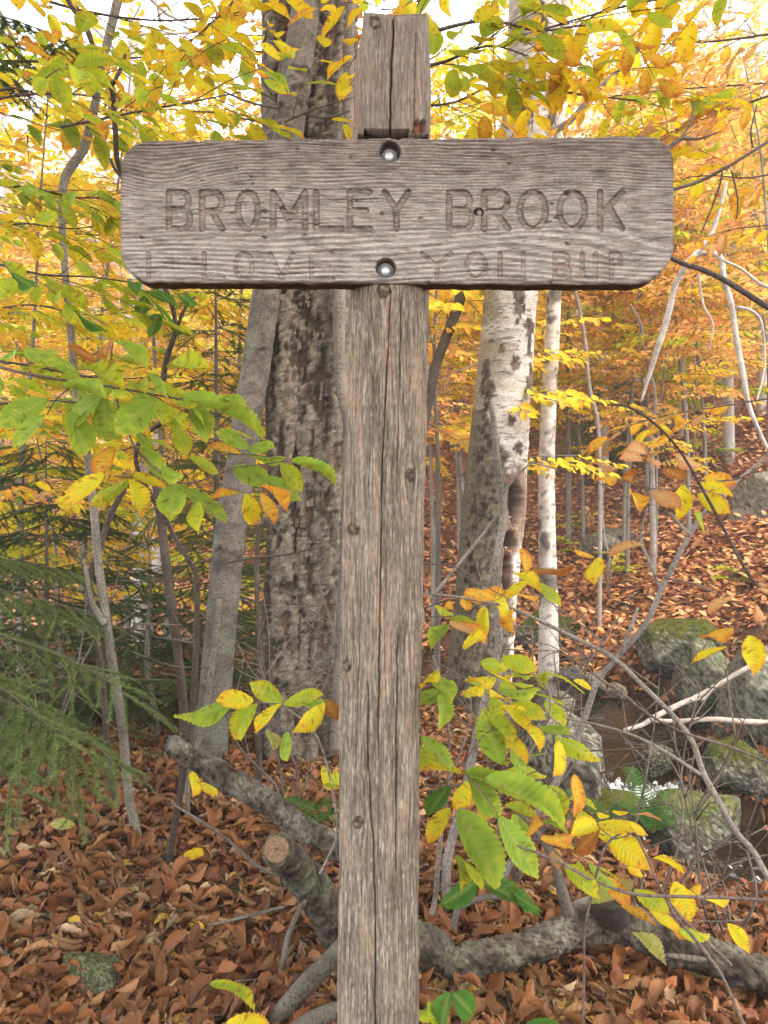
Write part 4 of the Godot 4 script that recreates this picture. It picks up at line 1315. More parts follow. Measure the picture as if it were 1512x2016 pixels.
func build_post(s: Node3D, o: Vector3) -> void:
	var b := Buf.new()
	var rows := []
	var y := 12.0
	while y < 2260.0:
		if y > 270.0 and y < 545.0:
			rows.append(y)
			y += 25.0
		else:
			rows.append(y)
			y += 2.9
	for q in [252.6, 253.2, 264.4, 265.0, 560.4, 561.2]:
		rows.append(q)
	rows.sort()
	rows.reverse()
	var angs := []
	for k in 190:
		angs.append(lerpf(-1.72, 1.72, k / 190.0))
	for k in 40:
		angs.append(lerpf(1.72, TAU - 1.72, k / 40.0))
	var nu := angs.size()
	for k in rows.size():
		var py: float = rows[k]
		var l := table(EDGES, py, 1)
		var rr := table(EDGES, py, 2)
		var cx := (l + rr) * 0.5
		var hw := (rr - l) * 0.5
		for j in nu + 1:
			var a: float = angs[j % nu]
			var sx := sin(a)
			var cz := cos(a)
			var px := cx + hw * sx
			var ya := py
			if py < 34.0:
				ya = maxf(py, 24.0 + 7.0 * pn.get_noise_2d(px * 9.0, cz * 200.0) + 4.0 * pf.get_noise_2d(px * 40.0, 3.0) + 7.0 * ss(790.0, 850.0, px) + 30.0 * ss(712.0, 704.0, px))
			var front := cz > 0.0
			# fibres run round the knots
			var fx := px
			var kn := 0.0
			var kr := 0.0
			var bump := 0.0
			var n0 := 0.0
			if front:
				n0 = pf.get_noise_2d(px * 6.0, ya * 6.0)
				for q in KNOTS:
					var dx: float = px - q.x
					var dy: float = ya - q.y
					if absf(dx) < 60.0 and absf(dy) < 110.0:
						var e := exp(-(dx * dx / (q.z * q.z * 3.2) + dy * dy / (q.z * q.z * 14.0)))
						fx -= dx * 0.75 * e
						var rad: float = Vector2(dx * 1.15, dy).length() / q.z
						kn = maxf(kn, ss(1.0, 0.82, rad + 0.25 * n0))
						kr = maxf(kr, ss(0.2, 0.0, absf(rad - 1.0 + 0.3 * n0)))
						bump += 0.0008 * exp(-(dx * dx + dy * dy * 0.5) / (q.z * q.z * 6.0)) * (1.0 if q.z > 10.5 else 0.6)
			var n1 := pn.get_noise_3d(fx * 26.0, ya * 0.7, cz * 600.0)
			var n2 := pf.get_noise_3d(fx * 21.0, ya * 0.9, cz * 900.0)
			var n3 := pn.get_noise_3d(fx * 3.0 + 800.0, ya * 0.35, cz * 60.0)
			var n4 := pf.get_noise_3d(fx * 16.0, ya * 5.5, cz * 300.0 + 70.0)
			var h := 0.0007 * n1 + 0.0006 * n2 + 0.002 * n3 + 0.0004 * n4
			var t := 0.5 + 0.34 * n1 + 0.34 * n2 + 0.42 * n3 + 0.34 * n4
			var c := mix(Color(0.105, 0.08, 0.06), Color(0.335, 0.275, 0.21), t)
			c = mix(c, Color(0.4, 0.23, 0.14), ss(0.15, 0.55, n3 + n1 * 0.5 + n4 * 0.3) * 0.45)
			c = mix(c, Color(0.1, 0.076, 0.06), ss(0.32, 0.6, -n2 - 0.3 * n1) * 0.5)
			c = mix(c, Color(0.5, 0.42, 0.34), ss(0.32, 0.6, n2 + 0.4 * n4) * 0.5)
			if py < 262.0:
				c = mix(c, Color(0.21, 0.165, 0.15), 0.38)
				if front and px > 795.0 and px < 838.0 and ya > 205.0:
					var rot := ss(236.0, 244.0, ya + 8.0 * n1 - (22.0 if px < 812.0 else 0.0))
					h -= 0.009 * rot
					c = mix(c, mix(Color(0.1, 0.035, 0.02), Color(0.2, 0.08, 0.045), 0.5 + n4), rot)
				if front and px < 716.0:
					c = mix(c, Color(0.3, 0.17, 0.11), 0.5 * ss(716.0, 706.0, px))
			else:
				c = mix(c, Color(0.2, 0.19, 0.12), ss(0.2, 0.6, n3) * ss(1500.0, 2000.0, ya) * 0.5)
			var ck := 0.0
			if front:
				ck = maxf(maxf(crack(CRACK_A, px, ya, 0.9), crack(CRACK_B, px, ya, 0.9)), maxf(crack(CRACK_C, px, ya, 1.0), crack(CRACK_D, px, ya, 1.7)))
				ck = maxf(ck, maxf(crack(CRACK_E, px, ya, 0.7) * 0.8, maxf(crack(CRACK_F, px, ya, 0.6) * 0.7, crack(CRACK_G, px, ya, 0.6) * 0.6)))
			h -= 0.007 * ck
			c = mix(c, Color(0.035, 0.024, 0.018), ck * 0.9)
			h += bump - 0.004 * kr - 0.001 * kn + kn * 0.0015 * n4
			c = mix(c, mix(Color(0.085, 0.06, 0.045), Color(0.3, 0.225, 0.16), 0.42 + n4 * 1.3 + n0 * 0.9), kn * 0.9)
			c = mix(c, Color(0.04, 0.028, 0.02), kn * ss(0.1, 0.35, n4 - n0 * 0.6) * 0.8)
			c = mix(c, Color(0.05, 0.032, 0.024), kr * 0.85)
			var r := hw / F * 1.475 * 0.997 + h
			var fz := signf(cz) * pow(absf(cz), 0.85)
			var p := Vector3((cx - 756.0) / F * 1.475 + r * sx, EYE + (1008.0 - ya) / F * (1.475 - 0.072 * maxf(cz, 0.0)), -1.475 + (r - 0.0015) * fz * (0.985 if py > 300.0 else 1.0))
			var roof := 253.0 if (px > 717.0 and px < 803.0) else 264.7
			if py > roof and py < 560.8:
				p.z = minf(p.z, -1.4425)
				if cz > 0.35:
					c = Color(0.05, 0.035, 0.028)  # notch backing coloured dark, painting in the shade under the overhang
			b.v.append(p - o)
			b.c.append(c)
	b.grid(nu, rows.size() - 1, 0)
	var e := rows.size() - 1
	var n := b.v.size()
	b.v.append(Vector3((779.0 - 756.0) / F * 1.475, EYE + (1008.0 - 30.0) / F * 1.475, -1.475) - o)
	b.c.append(Color(0.16, 0.12, 0.1))
	for j in nu:
		b.i.append_array(PackedInt32Array([n, e * (nu + 1) + j + 1, e * (nu + 1) + j]))
	tag(part(s, "post", b.mesh(M.post)), "round grey log post with long cracks and knots")


# ---------------------------------------------------------------- trees that stand near
func white_bark(p: Vector3, a: float, tan_side: Vector3, fresh: float) -> Color:
	var n1 := noise.get_noise_3d(p.x * 60.0, p.y * 480.0, p.z * 60.0)
	var n2 := noise.get_noise_3d(p.x * 45.0 + 9.0, p.y * 130.0, p.z * 45.0)
	var n3 := fine.get_noise_3d(p.x * 130.0, p.y * 700.0, p.z * 130.0)
	var n4 := noise.get_noise_3dv(p * 26.0)
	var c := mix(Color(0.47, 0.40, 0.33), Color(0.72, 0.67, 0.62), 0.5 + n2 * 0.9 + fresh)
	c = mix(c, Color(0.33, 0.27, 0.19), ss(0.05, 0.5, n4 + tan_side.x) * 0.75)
	c = mix(c, Color(0.11, 0.085, 0.07), ss(0.18, 0.34, n1) * ss(-0.3, 0.1, n2) * 0.85)
	c = mix(c, Color(0.2, 0.15, 0.12), ss(0.3, 0.5, n3) * 0.45)
	var peel := ss(0.16, 0.3, n2) * ss(-0.1, 0.3, n4)
	return Color(c.r, c.g, c.b, 0.004 * n2 + 0.003 * peel)


func build_white_birch() -> void:
	var o := thing("white_birch", "large white birch with peeling bark and a dark hollow near its base", "birch tree", PG(938, 1395))
	var d := -o.position.z
	var pts := [o.position - Vector3(0, 0.15, 0), P(940, 1370, d), P(955, 1200, d), P(972, 1000, d), P(988, 800, d), P(1004, 600, d), P(1022, 420, d), P(1040, 240, d), P(1050, 80, d), P(1056, -160, d), P(1062, -700, d), P(1055, -1300, d)]
	var rad := []
	for w in [86, 66, 60, 61, 55, 52, 52, 52, 51, 50, 40, 22]:
		rad.append(w / F * d)
	var b := Buf.new()
	var zf := -d + 0.12
	var patches := []
	for q in [[1019, 592, 19, 44], [1040, 662, 11, 36], [1012, 720, 10, 18], [958, 757, 13, 46], [1043, 752, 14, 36], [1016, 884, 10, 16], [1002, 832, 11, 14], [1020, 560, 16, 20], [1085, 210, 16, 60], [1030, 232, 15, 36], [1064, 60, 14, 50], [998, 950, 9, 36], [1008, 1235, 10, 20], [985, 690, 6, 9]]:
		patches.append([P(q[0], q[1], -zf), q[2] / F * d, q[3] / F * d])
	var hollow := [[P(1013, 990, -zf), 17 / F * d, 46 / F * d], [P(998, 1064, -zf), 11 / F * d, 20 / F * d], [P(993, 1130, -zf), 8 / F * d, 45 / F * d]]
	var edge := [[P(0, 1500, d).y, 0.17], [P(0, 1250, d).y, 0.12], [P(0, 1000, d).y, 0.075], [P(0, 900, d).y, 0.015], [P(0, 810, d).y, -0.14], [P(0, 790, d).y, -0.4]]
	var cr := curve(pts, rad, 0.011)
	var axis: Array = cr[0]
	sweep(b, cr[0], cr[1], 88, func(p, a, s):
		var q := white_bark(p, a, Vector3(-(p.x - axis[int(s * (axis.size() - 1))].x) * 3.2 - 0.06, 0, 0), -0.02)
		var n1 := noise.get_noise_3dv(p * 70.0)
		var n2 := noise.get_noise_3d(p.x * 300.0, p.y * 110.0, p.z * 300.0)
		var n3 := fine.get_noise_3dv(p * 200.0)
		var front: bool = p.z > axis[int(s * (axis.size() - 1))].z
		var c := Color(q.r, q.g, q.b)
		var h := q.a
		# old rough bark on the lower left
		var side: float = p.x - axis[int(s * (axis.size() - 1))].x
		var lim := -0.5
		for k in range(1, edge.size()):
			if p.y >= edge[k - 1][0] and p.y <= edge[k][0]:
				lim = lerpf(edge[k - 1][1], edge[k][1], (p.y - edge[k - 1][0]) / (edge[k][0] - edge[k - 1][0]))
		var rs: float = cr[1][int(s * (axis.size() - 1))]
		lim *= rs / 0.16
		var rough := ss(0.02, -0.02, side - lim + n1 * 0.05)
		var seam := ss(0.028, 0.0, absf(side - lim + n1 * 0.05)) if p.y < edge[4][0] else 0.0
		var bark := mix(Color(0.045, 0.034, 0.026), Color(0.2, 0.16, 0.12), 0.45 + n2 * 1.3 + n3 * 0.8 + n1 * 0.4)
		bark = mix(bark, Color(0.2, 0.2, 0.1), ss(0.1, 0.4, n1) * 0.4)
		if side < -rs * (0.86 + n1 * 0.3):
			bark = mix(bark, Color(0.27, 0.235, 0.16), 0.6)
		c = mix(c, bark, rough)
		h += rough * (0.012 * absf(n2) + 0.006 * n3)
		c = mix(c, Color(0.07, 0.05, 0.04), seam * 0.85)
		h -= 0.01 * seam
		if front:
			for k in patches:
				var e := Vector2((p.x - k[0].x) / k[1], (p.y - k[0].y) / k[2]).length() + n1 * 0.9 + n2 * 0.5
				var m := ss(1.0, 0.72, e)
				if m > 0.0:
					c = mix(c, mix(Color(0.06, 0.042, 0.034), Color(0.2, 0.15, 0.115), 0.45 + n2 + n3 * 0.6), m)
					h += m * (0.010 * n2 + 0.006)
			for k in hollow:
				var e := Vector2((p.x - k[0].x) / k[1], (p.y - k[0].y) / k[2]).length() + n1 * 0.25
				var rim := ss(2.1, 1.3, e + n2 * 0.4)
				c = mix(c, mix(Color(0.13, 0.07, 0.045), Color(0.3, 0.2, 0.14), 0.5 + n2), rim * 0.9)
				h += 0.008 * ss(0.5, 0.0, absf(e - 1.5))
				var m := ss(1.05, 0.8, e)
				h -= 0.1 * m
				c = mix(c, Color(0.03, 0.022, 0.018), m)
		c = mix(c, Color(0.06, 0.085, 0.02), ss(o.position.y + 0.28, o.position.y, p.y + n1 * 0.2) * ss(-0.1, 0.2, n1) * 0.8)
		return Color(c.r, c.g, c.b, h))
	var shifted := Buf.new()
	shifted.join(b, Transform3D(Basis.IDENTITY, -o.position))
	part(o, "trunk", shifted.mesh(M.bark))
	var l := Buf.new()
	tube(l, shift(o, [P(1080, 262, d - 0.1), P(1120, 240, d - 0.15), P(1160, 195, d - 0.2), P(1200, 155, d - 0.25), P(1245, 110, d - 0.3), P(1300, 40, d - 0.4), P(1370, -60, d - 0.5)]), [0.03, 0.024, 0.02, 0.018, 0.015, 0.012, 0.008], 10, Color(0.3, 0.26, 0.23))
	part(o, "limb", l.mesh(M.bark))
	add_crown(o, P(1060, -560, d), P(1055, -1300, d), 22, 15, 3.6, "yellow", 91)
	# torn curls of bark that stand off the trunk
	var r := RandomNumberGenerator.new()
	r.seed = 5
	var p2 := Buf.new()
	for k in 120:
		var s := r.randi_range(20, int(axis.size() * 0.62))
		var a := r.randf() * TAU
		var c: Vector3 = axis[s] - o.position
		var rr: float = cr[1][s] + 0.003
		var w := r.randf_range(0.01, 0.05)
		var hh := r.randf_range(0.004, 0.016)
		var col := mix(Color(0.62, 0.55, 0.47), Color(0.36, 0.26, 0.18), r.randf())
		var n := p2.v.size()
		for j in 5:
			var aa := a + (j / 4.0 - 0.5) * w / rr
			var dirr := Vector3(cos(aa), 0, sin(aa))
			p2.v.append(c + dirr * rr)
			p2.v.append(c + dirr * (rr + hh * 0.8 * sin(PI * (j + 0.5) / 5.0)) + Vector3(0, -hh * r.randf_range(0.6, 1.2), 0))
			p2.c.append(col)
			p2.c.append(col * 0.8)
		for j in 4:
			var q := n + j * 2
			p2.i.append_array(PackedInt32Array([q, q + 1, q + 3, q, q + 3, q + 2]))
	tag(part(o, "bark_curls", p2.mesh(M.bark)), "", "", "", "stuff")


func slim_birch(called: String, label: String, px: Array, d: float, r0: float, r1: float, group := "") -> void:
	var o := thing(called, label, "birch tree", PG(px[0].x, px[0].y) if d <= 0.0 else Vector3.ZERO, group)
	if d > 0.0:
		var g := P(px[0].x, px[0].y, d)
		o.position = Vector3(g.x, ground(g.x, d), -d)
	else:
		d = -o.position.z
	var pts := [o.position - Vector3(0, 0.1, 0)]
	var rad := [r0 * 1.25]
	for k in range(0 if pts[0].y < P(0, px[0].y, d).y - 0.25 else 1, px.size()):
		pts.append(P(px[k].x, px[k].y, d))
		rad.append(lerpf(r0, r1, float(k) / (px.size() - 1)))
	var b := Buf.new()
	var cr := curve(shift(o, pts), rad, 0.03)
	sweep(b, cr[0], cr[1], 24, func(p, a, _s):
		var w: Vector3 = p + o.position
		var q := white_bark(w, a, Vector3(-0.25, 0, 0), 0.25)
		var n := noise.get_noise_3dv(w * 30.0)
		var c := mix(Color(q.r, q.g, q.b), Color(0.08, 0.06, 0.05), ss(0.22, 0.42, n) * 0.85)
		return Color(c.r, c.g, c.b, q.a))
	part(o, "trunk", b.mesh(M.bark))


func build_shaggy_birch() -> void:
	var o := thing("old_yellow_birch", "thick old birch with shaggy curling grey bark behind the leaning beech", "birch tree", PG(608, 1492))
	var d := -o.position.z
	for tr in [[[[602, 1530, 90], [606, 1450, 78], [612, 1250, 70], [616, 1000, 68], [618, 800, 68], [622, 600, 66], [626, 300, 66], [632, 100, 66], [634, -200, 64], [636, -800, 50], [640, -1300, 30]], 84, 0.0], [[[565, 1520, 48], [562, 1400, 42], [562, 1200, 36], [566, 1000, 30], [562, 800, 32], [562, 600, 32], [556, 400, 34], [560, 100, 36], [556, -200, 34], [540, -900, 24], [520, -1300, 14]], 60, -0.1]]:
		var pts := []
		var rad := []
		for q in tr[0]:
			pts.append(P(q[0], q[1], d + tr[2]))
			rad.append(q[2] / F * d)
		pts[0].y = o.position.y - 0.15
		var b := Buf.new()
		var cr := curve(pts, rad, 0.012)
		sweep(b, cr[0], cr[1], tr[1], func(p, a, _s):
			var n1 := noise.get_noise_3d(p.x * 170.0, p.y * 38.0, p.z * 170.0)
			var n2 := noise.get_noise_3d(p.x * 260.0, p.y * 300.0, p.z * 260.0)
			var n3 := fine.get_noise_3d(p.x * 300.0, p.y * 900.0, p.z * 300.0)
			var n4 := noise.get_noise_3dv(p * 14.0)
			var plate := ss(-0.22, 0.02, n1 + n2 * 0.4)
			var c := mix(Color(0.065, 0.05, 0.038), mix(Color(0.11, 0.09, 0.07), Color(0.23, 0.19, 0.15), 0.42 + n2 * 0.9 + n3 * 0.7), plate)
			c = mix(c, Color(0.32, 0.28, 0.23), plate * ss(0.15, 0.35, n3) * 0.5)
			c = mix(c, Color(0.1, 0.08, 0.06), ss(0.3, 0.5, n3) * 0.5)
			c = mix(c, Color(0.19, 0.1, 0.06), ss(0.2, 0.5, -n1 - n4 * 0.5) * 0.5)
			c = mix(c, Color(0.13, 0.14, 0.05), ss(0.8, -0.3, p.y) * ss(-0.1, 0.4, n4) * 0.6)
			return Color(c.r, c.g, c.b, 0.016 * plate + 0.008 * n2 + 0.004 * n3 + 0.012 * n1))
		var sh := Buf.new()
		sh.join(b, Transform3D(Basis.IDENTITY, -o.position))
		part(o, "trunk", sh.mesh(M.bark))
	add_crown(o, P(636, -560, d), P(640, -1300, d), 22, 15, 3.8, "yellow", 92)
	# hanging strips of bark
	var r := RandomNumberGenerator.new()
	r.seed = 15
	var b2 := Buf.new()
	for k in 420:
		var px := r.randf_range(560, 682)
		var py := r.randf_range(-100, 1400)
		var dd := d - sqrt(maxf(0.0, pow(66.0 / F * d, 2) - pow((px - 618.0) / F * d, 2))) - 0.012
		var c := P(px, py, dd) - o.position
		var w := r.randf_range(0.006, 0.02)
		var h := r.randf_range(0.01, 0.06)
		var col := mix(Color(0.22, 0.185, 0.15), Color(0.1, 0.075, 0.055), r.randf())
		var n := b2.v.size()
		for j in 4:
			var t := j / 3.0
			b2.v.append(c + Vector3(-w * 0.5, -h * t, 0.03 * t * t * r.randf_range(0.2, 1.0)))
			b2.v.append(c + Vector3(w * 0.5, -h * t * r.randf_range(0.7, 1.1), 0.02 * t))
			b2.c.append(col)
			b2.c.append(col * 0.85)
		for j in 3:
			var q := n + j * 2
			b2.i.append_array(PackedInt32Array([q, q + 1, q + 3, q, q + 3, q + 2]))
	tag(part(o, "bark_strips", b2.mesh(M.bark)), "", "", "", "stuff")
	var lb := Buf.new()
	tube(lb, shift(o, [P(700, -40, d - 0.25), P(688, 60, d - 0.25), P(684, 300, d - 0.2), P(668, 600, d - 0.22), P(672, 760, d - 0.22), P(684, 850, d - 0.25), P(676, 1100, d - 0.25), P(660, 1480, d - 0.2)]), [0.02, 0.024, 0.026, 0.03, 0.028, 0.02, 0.02, 0.03], 12, Color(0.2, 0.165, 0.14))
	part(o, "side_stem", lb.mesh(M.bark))


func build_beech() -> void:
	var o := thing("leaning_beech", "smooth grey beech trunk leaning to the right behind green leaves", "beech tree", PG(412, 1505))
	var d := -o.position.z
	var pts := []
	var rad := []
	for q in [[402, 1560, 50], [410, 1500, 40], [425, 1350, 34], [440, 1180, 33], [452, 1060, 34], [468, 950, 31], [485, 840, 31], [503, 730, 30], [518, 620, 30], [540, 480, 31], [560, 330, 32], [576, 200, 32], [590, 100, 31], [604, 0, 30], [630, -200, 28], [680, -600, 22], [720, -1000, 14]]:
		pts.append(P(q[0], q[1], d))
		rad.append(q[2] / F * d * 0.92)
	var scars := []
	for q in [[598, 150, 22], [590, 178, 14], [587, 205, 10], [565, 262, 10], [620, 65, 9], [552, 212, 9], [520, 800, 10], [520, 690, 8], [437, 1085, 12], [478, 1085, 10], [545, 590, 12], [432, 1250, 6], [450, 1400, 9], [495, 760, 9], [460, 1270, 7]]:
		scars.append([P(q[0], q[1], d - 0.055), q[2] / F * d])
	var b := Buf.new()
	var cr := curve(pts, rad, 0.012)
	sweep(b, cr[0], cr[1], 64, func(p, a, _s):
		var n1 := noise.get_noise_3dv(p * 28.0)
		var n2 := noise.get_noise_3d(p.x * 90.0, p.y * 240.0, p.z * 90.0)
		var n3 := fine.get_noise_3dv(p * 300.0)
		var c := mix(Color(0.085, 0.07, 0.058), Color(0.205, 0.175, 0.15), 0.48 + n1 * 0.8 + n2 * 0.45 + n3 * 0.4)
		c = mix(c, Color(0.24, 0.25, 0.19), ss(0.15, 0.45, -n1) * 0.5)
		var h := 0.003 * n1 + 0.0012 * n2
		for k in scars:
			var e: float = p.distance_to(k[0]) / k[1] + n2 * 0.6 + n3 * 0.35
			if e < 2.2:
				c = mix(c, mix(Color(0.045, 0.034, 0.028), Color(0.16, 0.125, 0.1), 0.5 + n3), ss(1.15, 0.75, e))
				h += 0.008 * ss(2.2, 1.1, e) - 0.01 * ss(0.9, 0.4, e)
		c = mix(c, Color(0.08, 0.1, 0.03), ss(0.5, 0.0, p.y + n1 * 0.3) * ss(-0.2, 0.25, n1) * 0.6)
		return Color(c.r, c.g, c.b, h))
	var sh := Buf.new()
	sh.join(b, Transform3D(Basis.IDENTITY, -o.position))
	part(o, "trunk", sh.mesh(M.bark))
	add_crown(o, P(680, -700, d), P(722, -1000, d), 20, 15, 3.6, "lime", 93)
	var tw := Buf.new()
	for q in [[[545, 198], [510, 180], [460, 165], [380, 158], [300, 190]], [[548, 212], [500, 204], [440, 180]], [[560, 240], [500, 238], [430, 222], [350, 220]], [[600, 225], [640, 232], [690, 218]], [[541, 194], [517, 159], [501, 111], [458, 75], [406, 52]]]:
		var ps := []
		var rr := []
		for k in q.size():
			ps.append(P(q[k][0], q[k][1], d - 0.05 - 0.09 * k) - o.position)
			rr.append(0.006 - 0.001 * k)
		tube(tw, ps, rr, 6, Color(0.12, 0.09, 0.075))
	tag(part(o, "twigs", tw.mesh(M.twig)), "", "", "", "stuff")


func stem(called: String, label: String, category: String, paths: Array, col: Color, group := "", thick := 0.66) -> Node3D:
	# paths: [[[px, py, half width in px], ...], depth]; the first is the main one
	var p0: Array = paths[0]
	var d0: float = p0[1]
	var last: Array = p0[0][0]
	var base := P(last[0], last[1], d0)
	var o := thing(called, label, category, base, group)
	for k in paths.size():
		var ps := []
		var rr := []
		var d: float = paths[k][1]
		var d2: float = paths[k][2] if paths[k].size() > 2 else d
		for j in paths[k][0].size():
			var q: Array = paths[k][0][j]
			var dd := lerpf(d, d2, float(j) / (paths[k][0].size() - 1))
			ps.append(P(q[0], q[1], dd) - base)
			rr.append(q[2] / F * dd * thick)
		if k == 0 and category in ["sapling", "tree"]:      # a growing stem goes down into the soil
			var foot: Vector3 = ps[-1] + base
			var g := ground(foot.x, -foot.z) - 0.06
			if foot.y > g:
				ps.append(Vector3(foot.x, g, foot.z) - base)
				rr.append(rr[-1] * 1.1)
		var b := Buf.new()
		tube(b, ps, rr, 12 if rr[0] > 0.01 else 8, col, 0.02)
		part(o, "stem" if k == 0 else "side_branch", b.mesh(M.twig))
	return o


# ---------------------------------------------------------------- leafy branches that hang near the eye
func leaf_part(o: Node3D, code: String, base: Vector3, tip_dir: Vector3, normal: Vector3, long: float, k: int) -> void:
	part(o, "leaf", leaf_meshes[code][k % 5], Transform3D(basis_of(tip_dir, normal) * long, base - o.position))


# leaves read off the photograph: [base x, base y, tip x, tip y, seen width] in the pixels of an enlarged cut-out
func leafy(label: String, zoom: float, ox: float, oy: float, d: float, codes: String, leaves: Array, twigs: Array, s0: int, called := "beech_branch") -> Node3D:
	var r := RandomNumberGenerator.new()
	r.seed = s0
	var first: Array = twigs[0]
	var o := thing(called, label, "branch", P(ox + first[0].x / zoom, oy + first[0].y / zoom, d + (first[-1] if first[-1] is float else 0.0)))
	for k in codes.length():
		var q: Array = leaves.slice(k * 5, k * 5 + 5)
		var dd := d + r.randf_range(-0.1, 0.1)
		var base := P(ox + q[0] / zoom, oy + q[1] / zoom, dd)
		var tip := P(ox + q[2] / zoom, oy + q[3] / zoom, dd)
		var seen := base.distance_to(tip)
		var wide: float = q[4] / zoom / F * dd
		var long := maxf(maxf(seen, wide / 0.6), r.randf_range(0.066, 0.08)) * 1.08
		var out := sqrt(maxf(0.0, long * long - seen * seen))
		tip.z += out * (1.0 if r.randf() < 0.75 else -0.6)
		var dir := (tip - base).normalized()
		var eye := (Vector3(0, EYE, 0) - base).normalized()
		var n := (eye - dir * eye.dot(dir)).normalized()
		var tilt := acos(clampf(wide / (long * 0.58), 0.2, 0.98))
		var a := n.rotated(dir, tilt)
		var e := n.rotated(dir, -tilt)
		n = a if a.y > e.y else e
		leaf_part(o, codes[k], base, dir, n, long, r.randi())
	var b := Buf.new()
	for t in twigs:
		var ps := []
		var rr := []
		var w: float = t[-1] if t[-1] is float else 0.003
		var n: int = t.size() - (1 if t[-1] is float else 0)
		for k in n:
			ps.append(P(ox + t[k].x / zoom, oy + t[k].y / zoom, d + 0.03) - o.position)
			rr.append(w * (1.0 - 0.55 * k / maxf(1.0, n - 1)))
		tube(b, ps, rr, 6, Color(0.17, 0.125, 0.1), 0.03)
	part(o, "twig", b.mesh(M.twig))
	return o


# a branch along [px, py, depth] points with side twigs and leaves of mixed colour
func branch(label: String, pts: Array, w: float, n_leaf: int, codes: String, size: float, s0: int, spread := 0.28) -> void:
	var r := RandomNumberGenerator.new()
	r.seed = s0
	var ps := []
	var rr := []
	for k in pts.size():
		ps.append(P(pts[k][0], pts[k][1], pts[k][2]))
		rr.append(w * (1.0 - 0.7 * k / (pts.size() - 1)))
	var o := thing("beech_branch", label, "branch", ps[0])
	var b := Buf.new()
	var cr := curve(ps, rr, 0.05)
	var line: Array = cr[0]
	tube(b, shift(o, ps), rr, 7, Color(0.13, 0.1, 0.085), 0.04)
	var per := 5
	var n_tw := maxi(1, n_leaf / per)
	for t in n_tw:
		var f := 0.12 + 0.86 * (t + r.randf() * 0.6) / n_tw
		var at: int = clampi(int(f * (line.size() - 1)), 1, line.size() - 1)
		var c: Vector3 = line[at]
		var along: Vector3 = (line[at] - line[at - 1]).normalized()
		var side := along.cross(Vector3.UP).normalized() * (1.0 if t % 2 == 0 else -1.0)
		var dir := (along * 0.7 + side * r.randf_range(0.3, 0.9) + Vector3(0, r.randf_range(-0.25, 0.15), 0)).normalized()
		var long := spread * r.randf_range(0.6, 1.2)
		var e := c + dir * long + Vector3(0, -0.04 * r.randf(), 0)
		var m := (c + e) * 0.5 + Vector3(r.randf_range(-0.02, 0.02), r.randf_range(0.0, 0.03), r.randf_range(-0.02, 0.02))
		tube(b, [c - o.position, m - o.position, e - o.position], [w * 0.35, w * 0.25, 0.0012], 5, Color(0.12, 0.09, 0.075), 0.05)
		var code := codes[r.randi() % codes.length()]
		for q in per:
			var s := 0.3 + 0.7 * q / (per - 1)
			var bp := c.bezier_interpolate(m, m, e, s) if false else (c.lerp(m, s * 2.0) if s < 0.5 else m.lerp(e, s * 2.0 - 1.0))
			var sd := dir.cross(Vector3.UP).normalized() * (1.0 if q % 2 == 0 else -1.0)
			var ld := dir * (0.75 if q < per - 1 else 1.6) + sd * r.randf_range(0.5, 1.0) + Vector3(0, r.randf_range(-0.75, -0.05), 0)
			var up := Vector3(r.randf_range(-0.5, 0.5), 1.0, r.randf_range(-0.3, 0.7))
			if r.randf() < 0.35:
				code = codes[r.randi() % codes.length()]
			leaf_part(o, code, bp + ld.normalized() * 0.012, ld, up, size * r.randf_range(0.75, 1.2), r.randi())
	part(o, "twig", b.mesh(M.twig))


# ---------------------------------------------------------------- whole young trees behind
func make_sapling(low: float, high: float, limbs: int, per: int, reach: float, s0: int, pale: float) -> Array:       # [wood, crown MultiMesh]
	var r := RandomNumberGenerator.new()
	r.seed = s0
	var b := Buf.new()
	var lean := Vector3(r.randf_range(-0.12, 0.12), 0, r.randf_range(-0.12, 0.12))
	var pts := []
	var rad := []
	for k in 6:
		var t := k / 5.0
		pts.append(Vector3(0, -0.1 + high * t, 0) + lean * high * t * t + Vector3(r.randf_range(-0.05, 0.05), 0, r.randf_range(-0.05, 0.05)) * high * 0.25 * t)
		rad.append((0.004 + 0.005 * high) * (1.0 - 0.85 * t))
	var wood := mix(Color(0.12, 0.1, 0.085), Color(0.36, 0.33, 0.3), pale)
	tube(b, pts, rad, 8, wood, 0.15)
	var cr := curve(pts, rad, 0.1)
	var line: Array = cr[0]
	var xfs := [[], [], []]
	for k in limbs:
		var f := low + (1.0 - low) * (k + r.randf() * 0.7) / limbs
		var at := clampi(int(f * line.size()), 0, line.size() - 1)
		var c: Vector3 = line[at]
		var a := k * 2.4 + r.randf_range(-0.5, 0.5)
		var long := reach * (1.15 - 0.75 * f) * r.randf_range(0.6, 1.15)
		var dir := Vector3(cos(a), r.randf_range(-0.02, 0.4), sin(a)).normalized()
		var e := c + dir * long + Vector3(0, -0.08 * long, 0)
		var m := c.lerp(e, 0.5) + Vector3(0, 0.07 * long, 0)
		tube(b, [c, m, e], [cr[1][at] * 0.3, cr[1][at] * 0.16 + 0.001, 0.001], 5, wood * 1.1, 0.3)
		for q in per:
			var s := 0.15 + 0.85 * (q + r.randf() * 0.5) / per
			var bp := c.lerp(m, s * 2.0) if s < 0.5 else m.lerp(e, s * 2.0 - 1.0)
			var ya := a + (0.9 if q % 2 == 0 else -0.9) * r.randf_range(0.3, 1.0)
			var dd := Vector3(cos(ya), r.randf_range(-0.3, 0.1), sin(ya))
			var up := Vector3(r.randf_range(-0.5, 0.5), 1, r.randf_range(-0.5, 0.5))
			xfs[r.randi() % 3].append(Transform3D(basis_of(dd, up) * r.randf_range(0.7, 1.15), bp))
	return [b.mesh(M.bark), xfs]


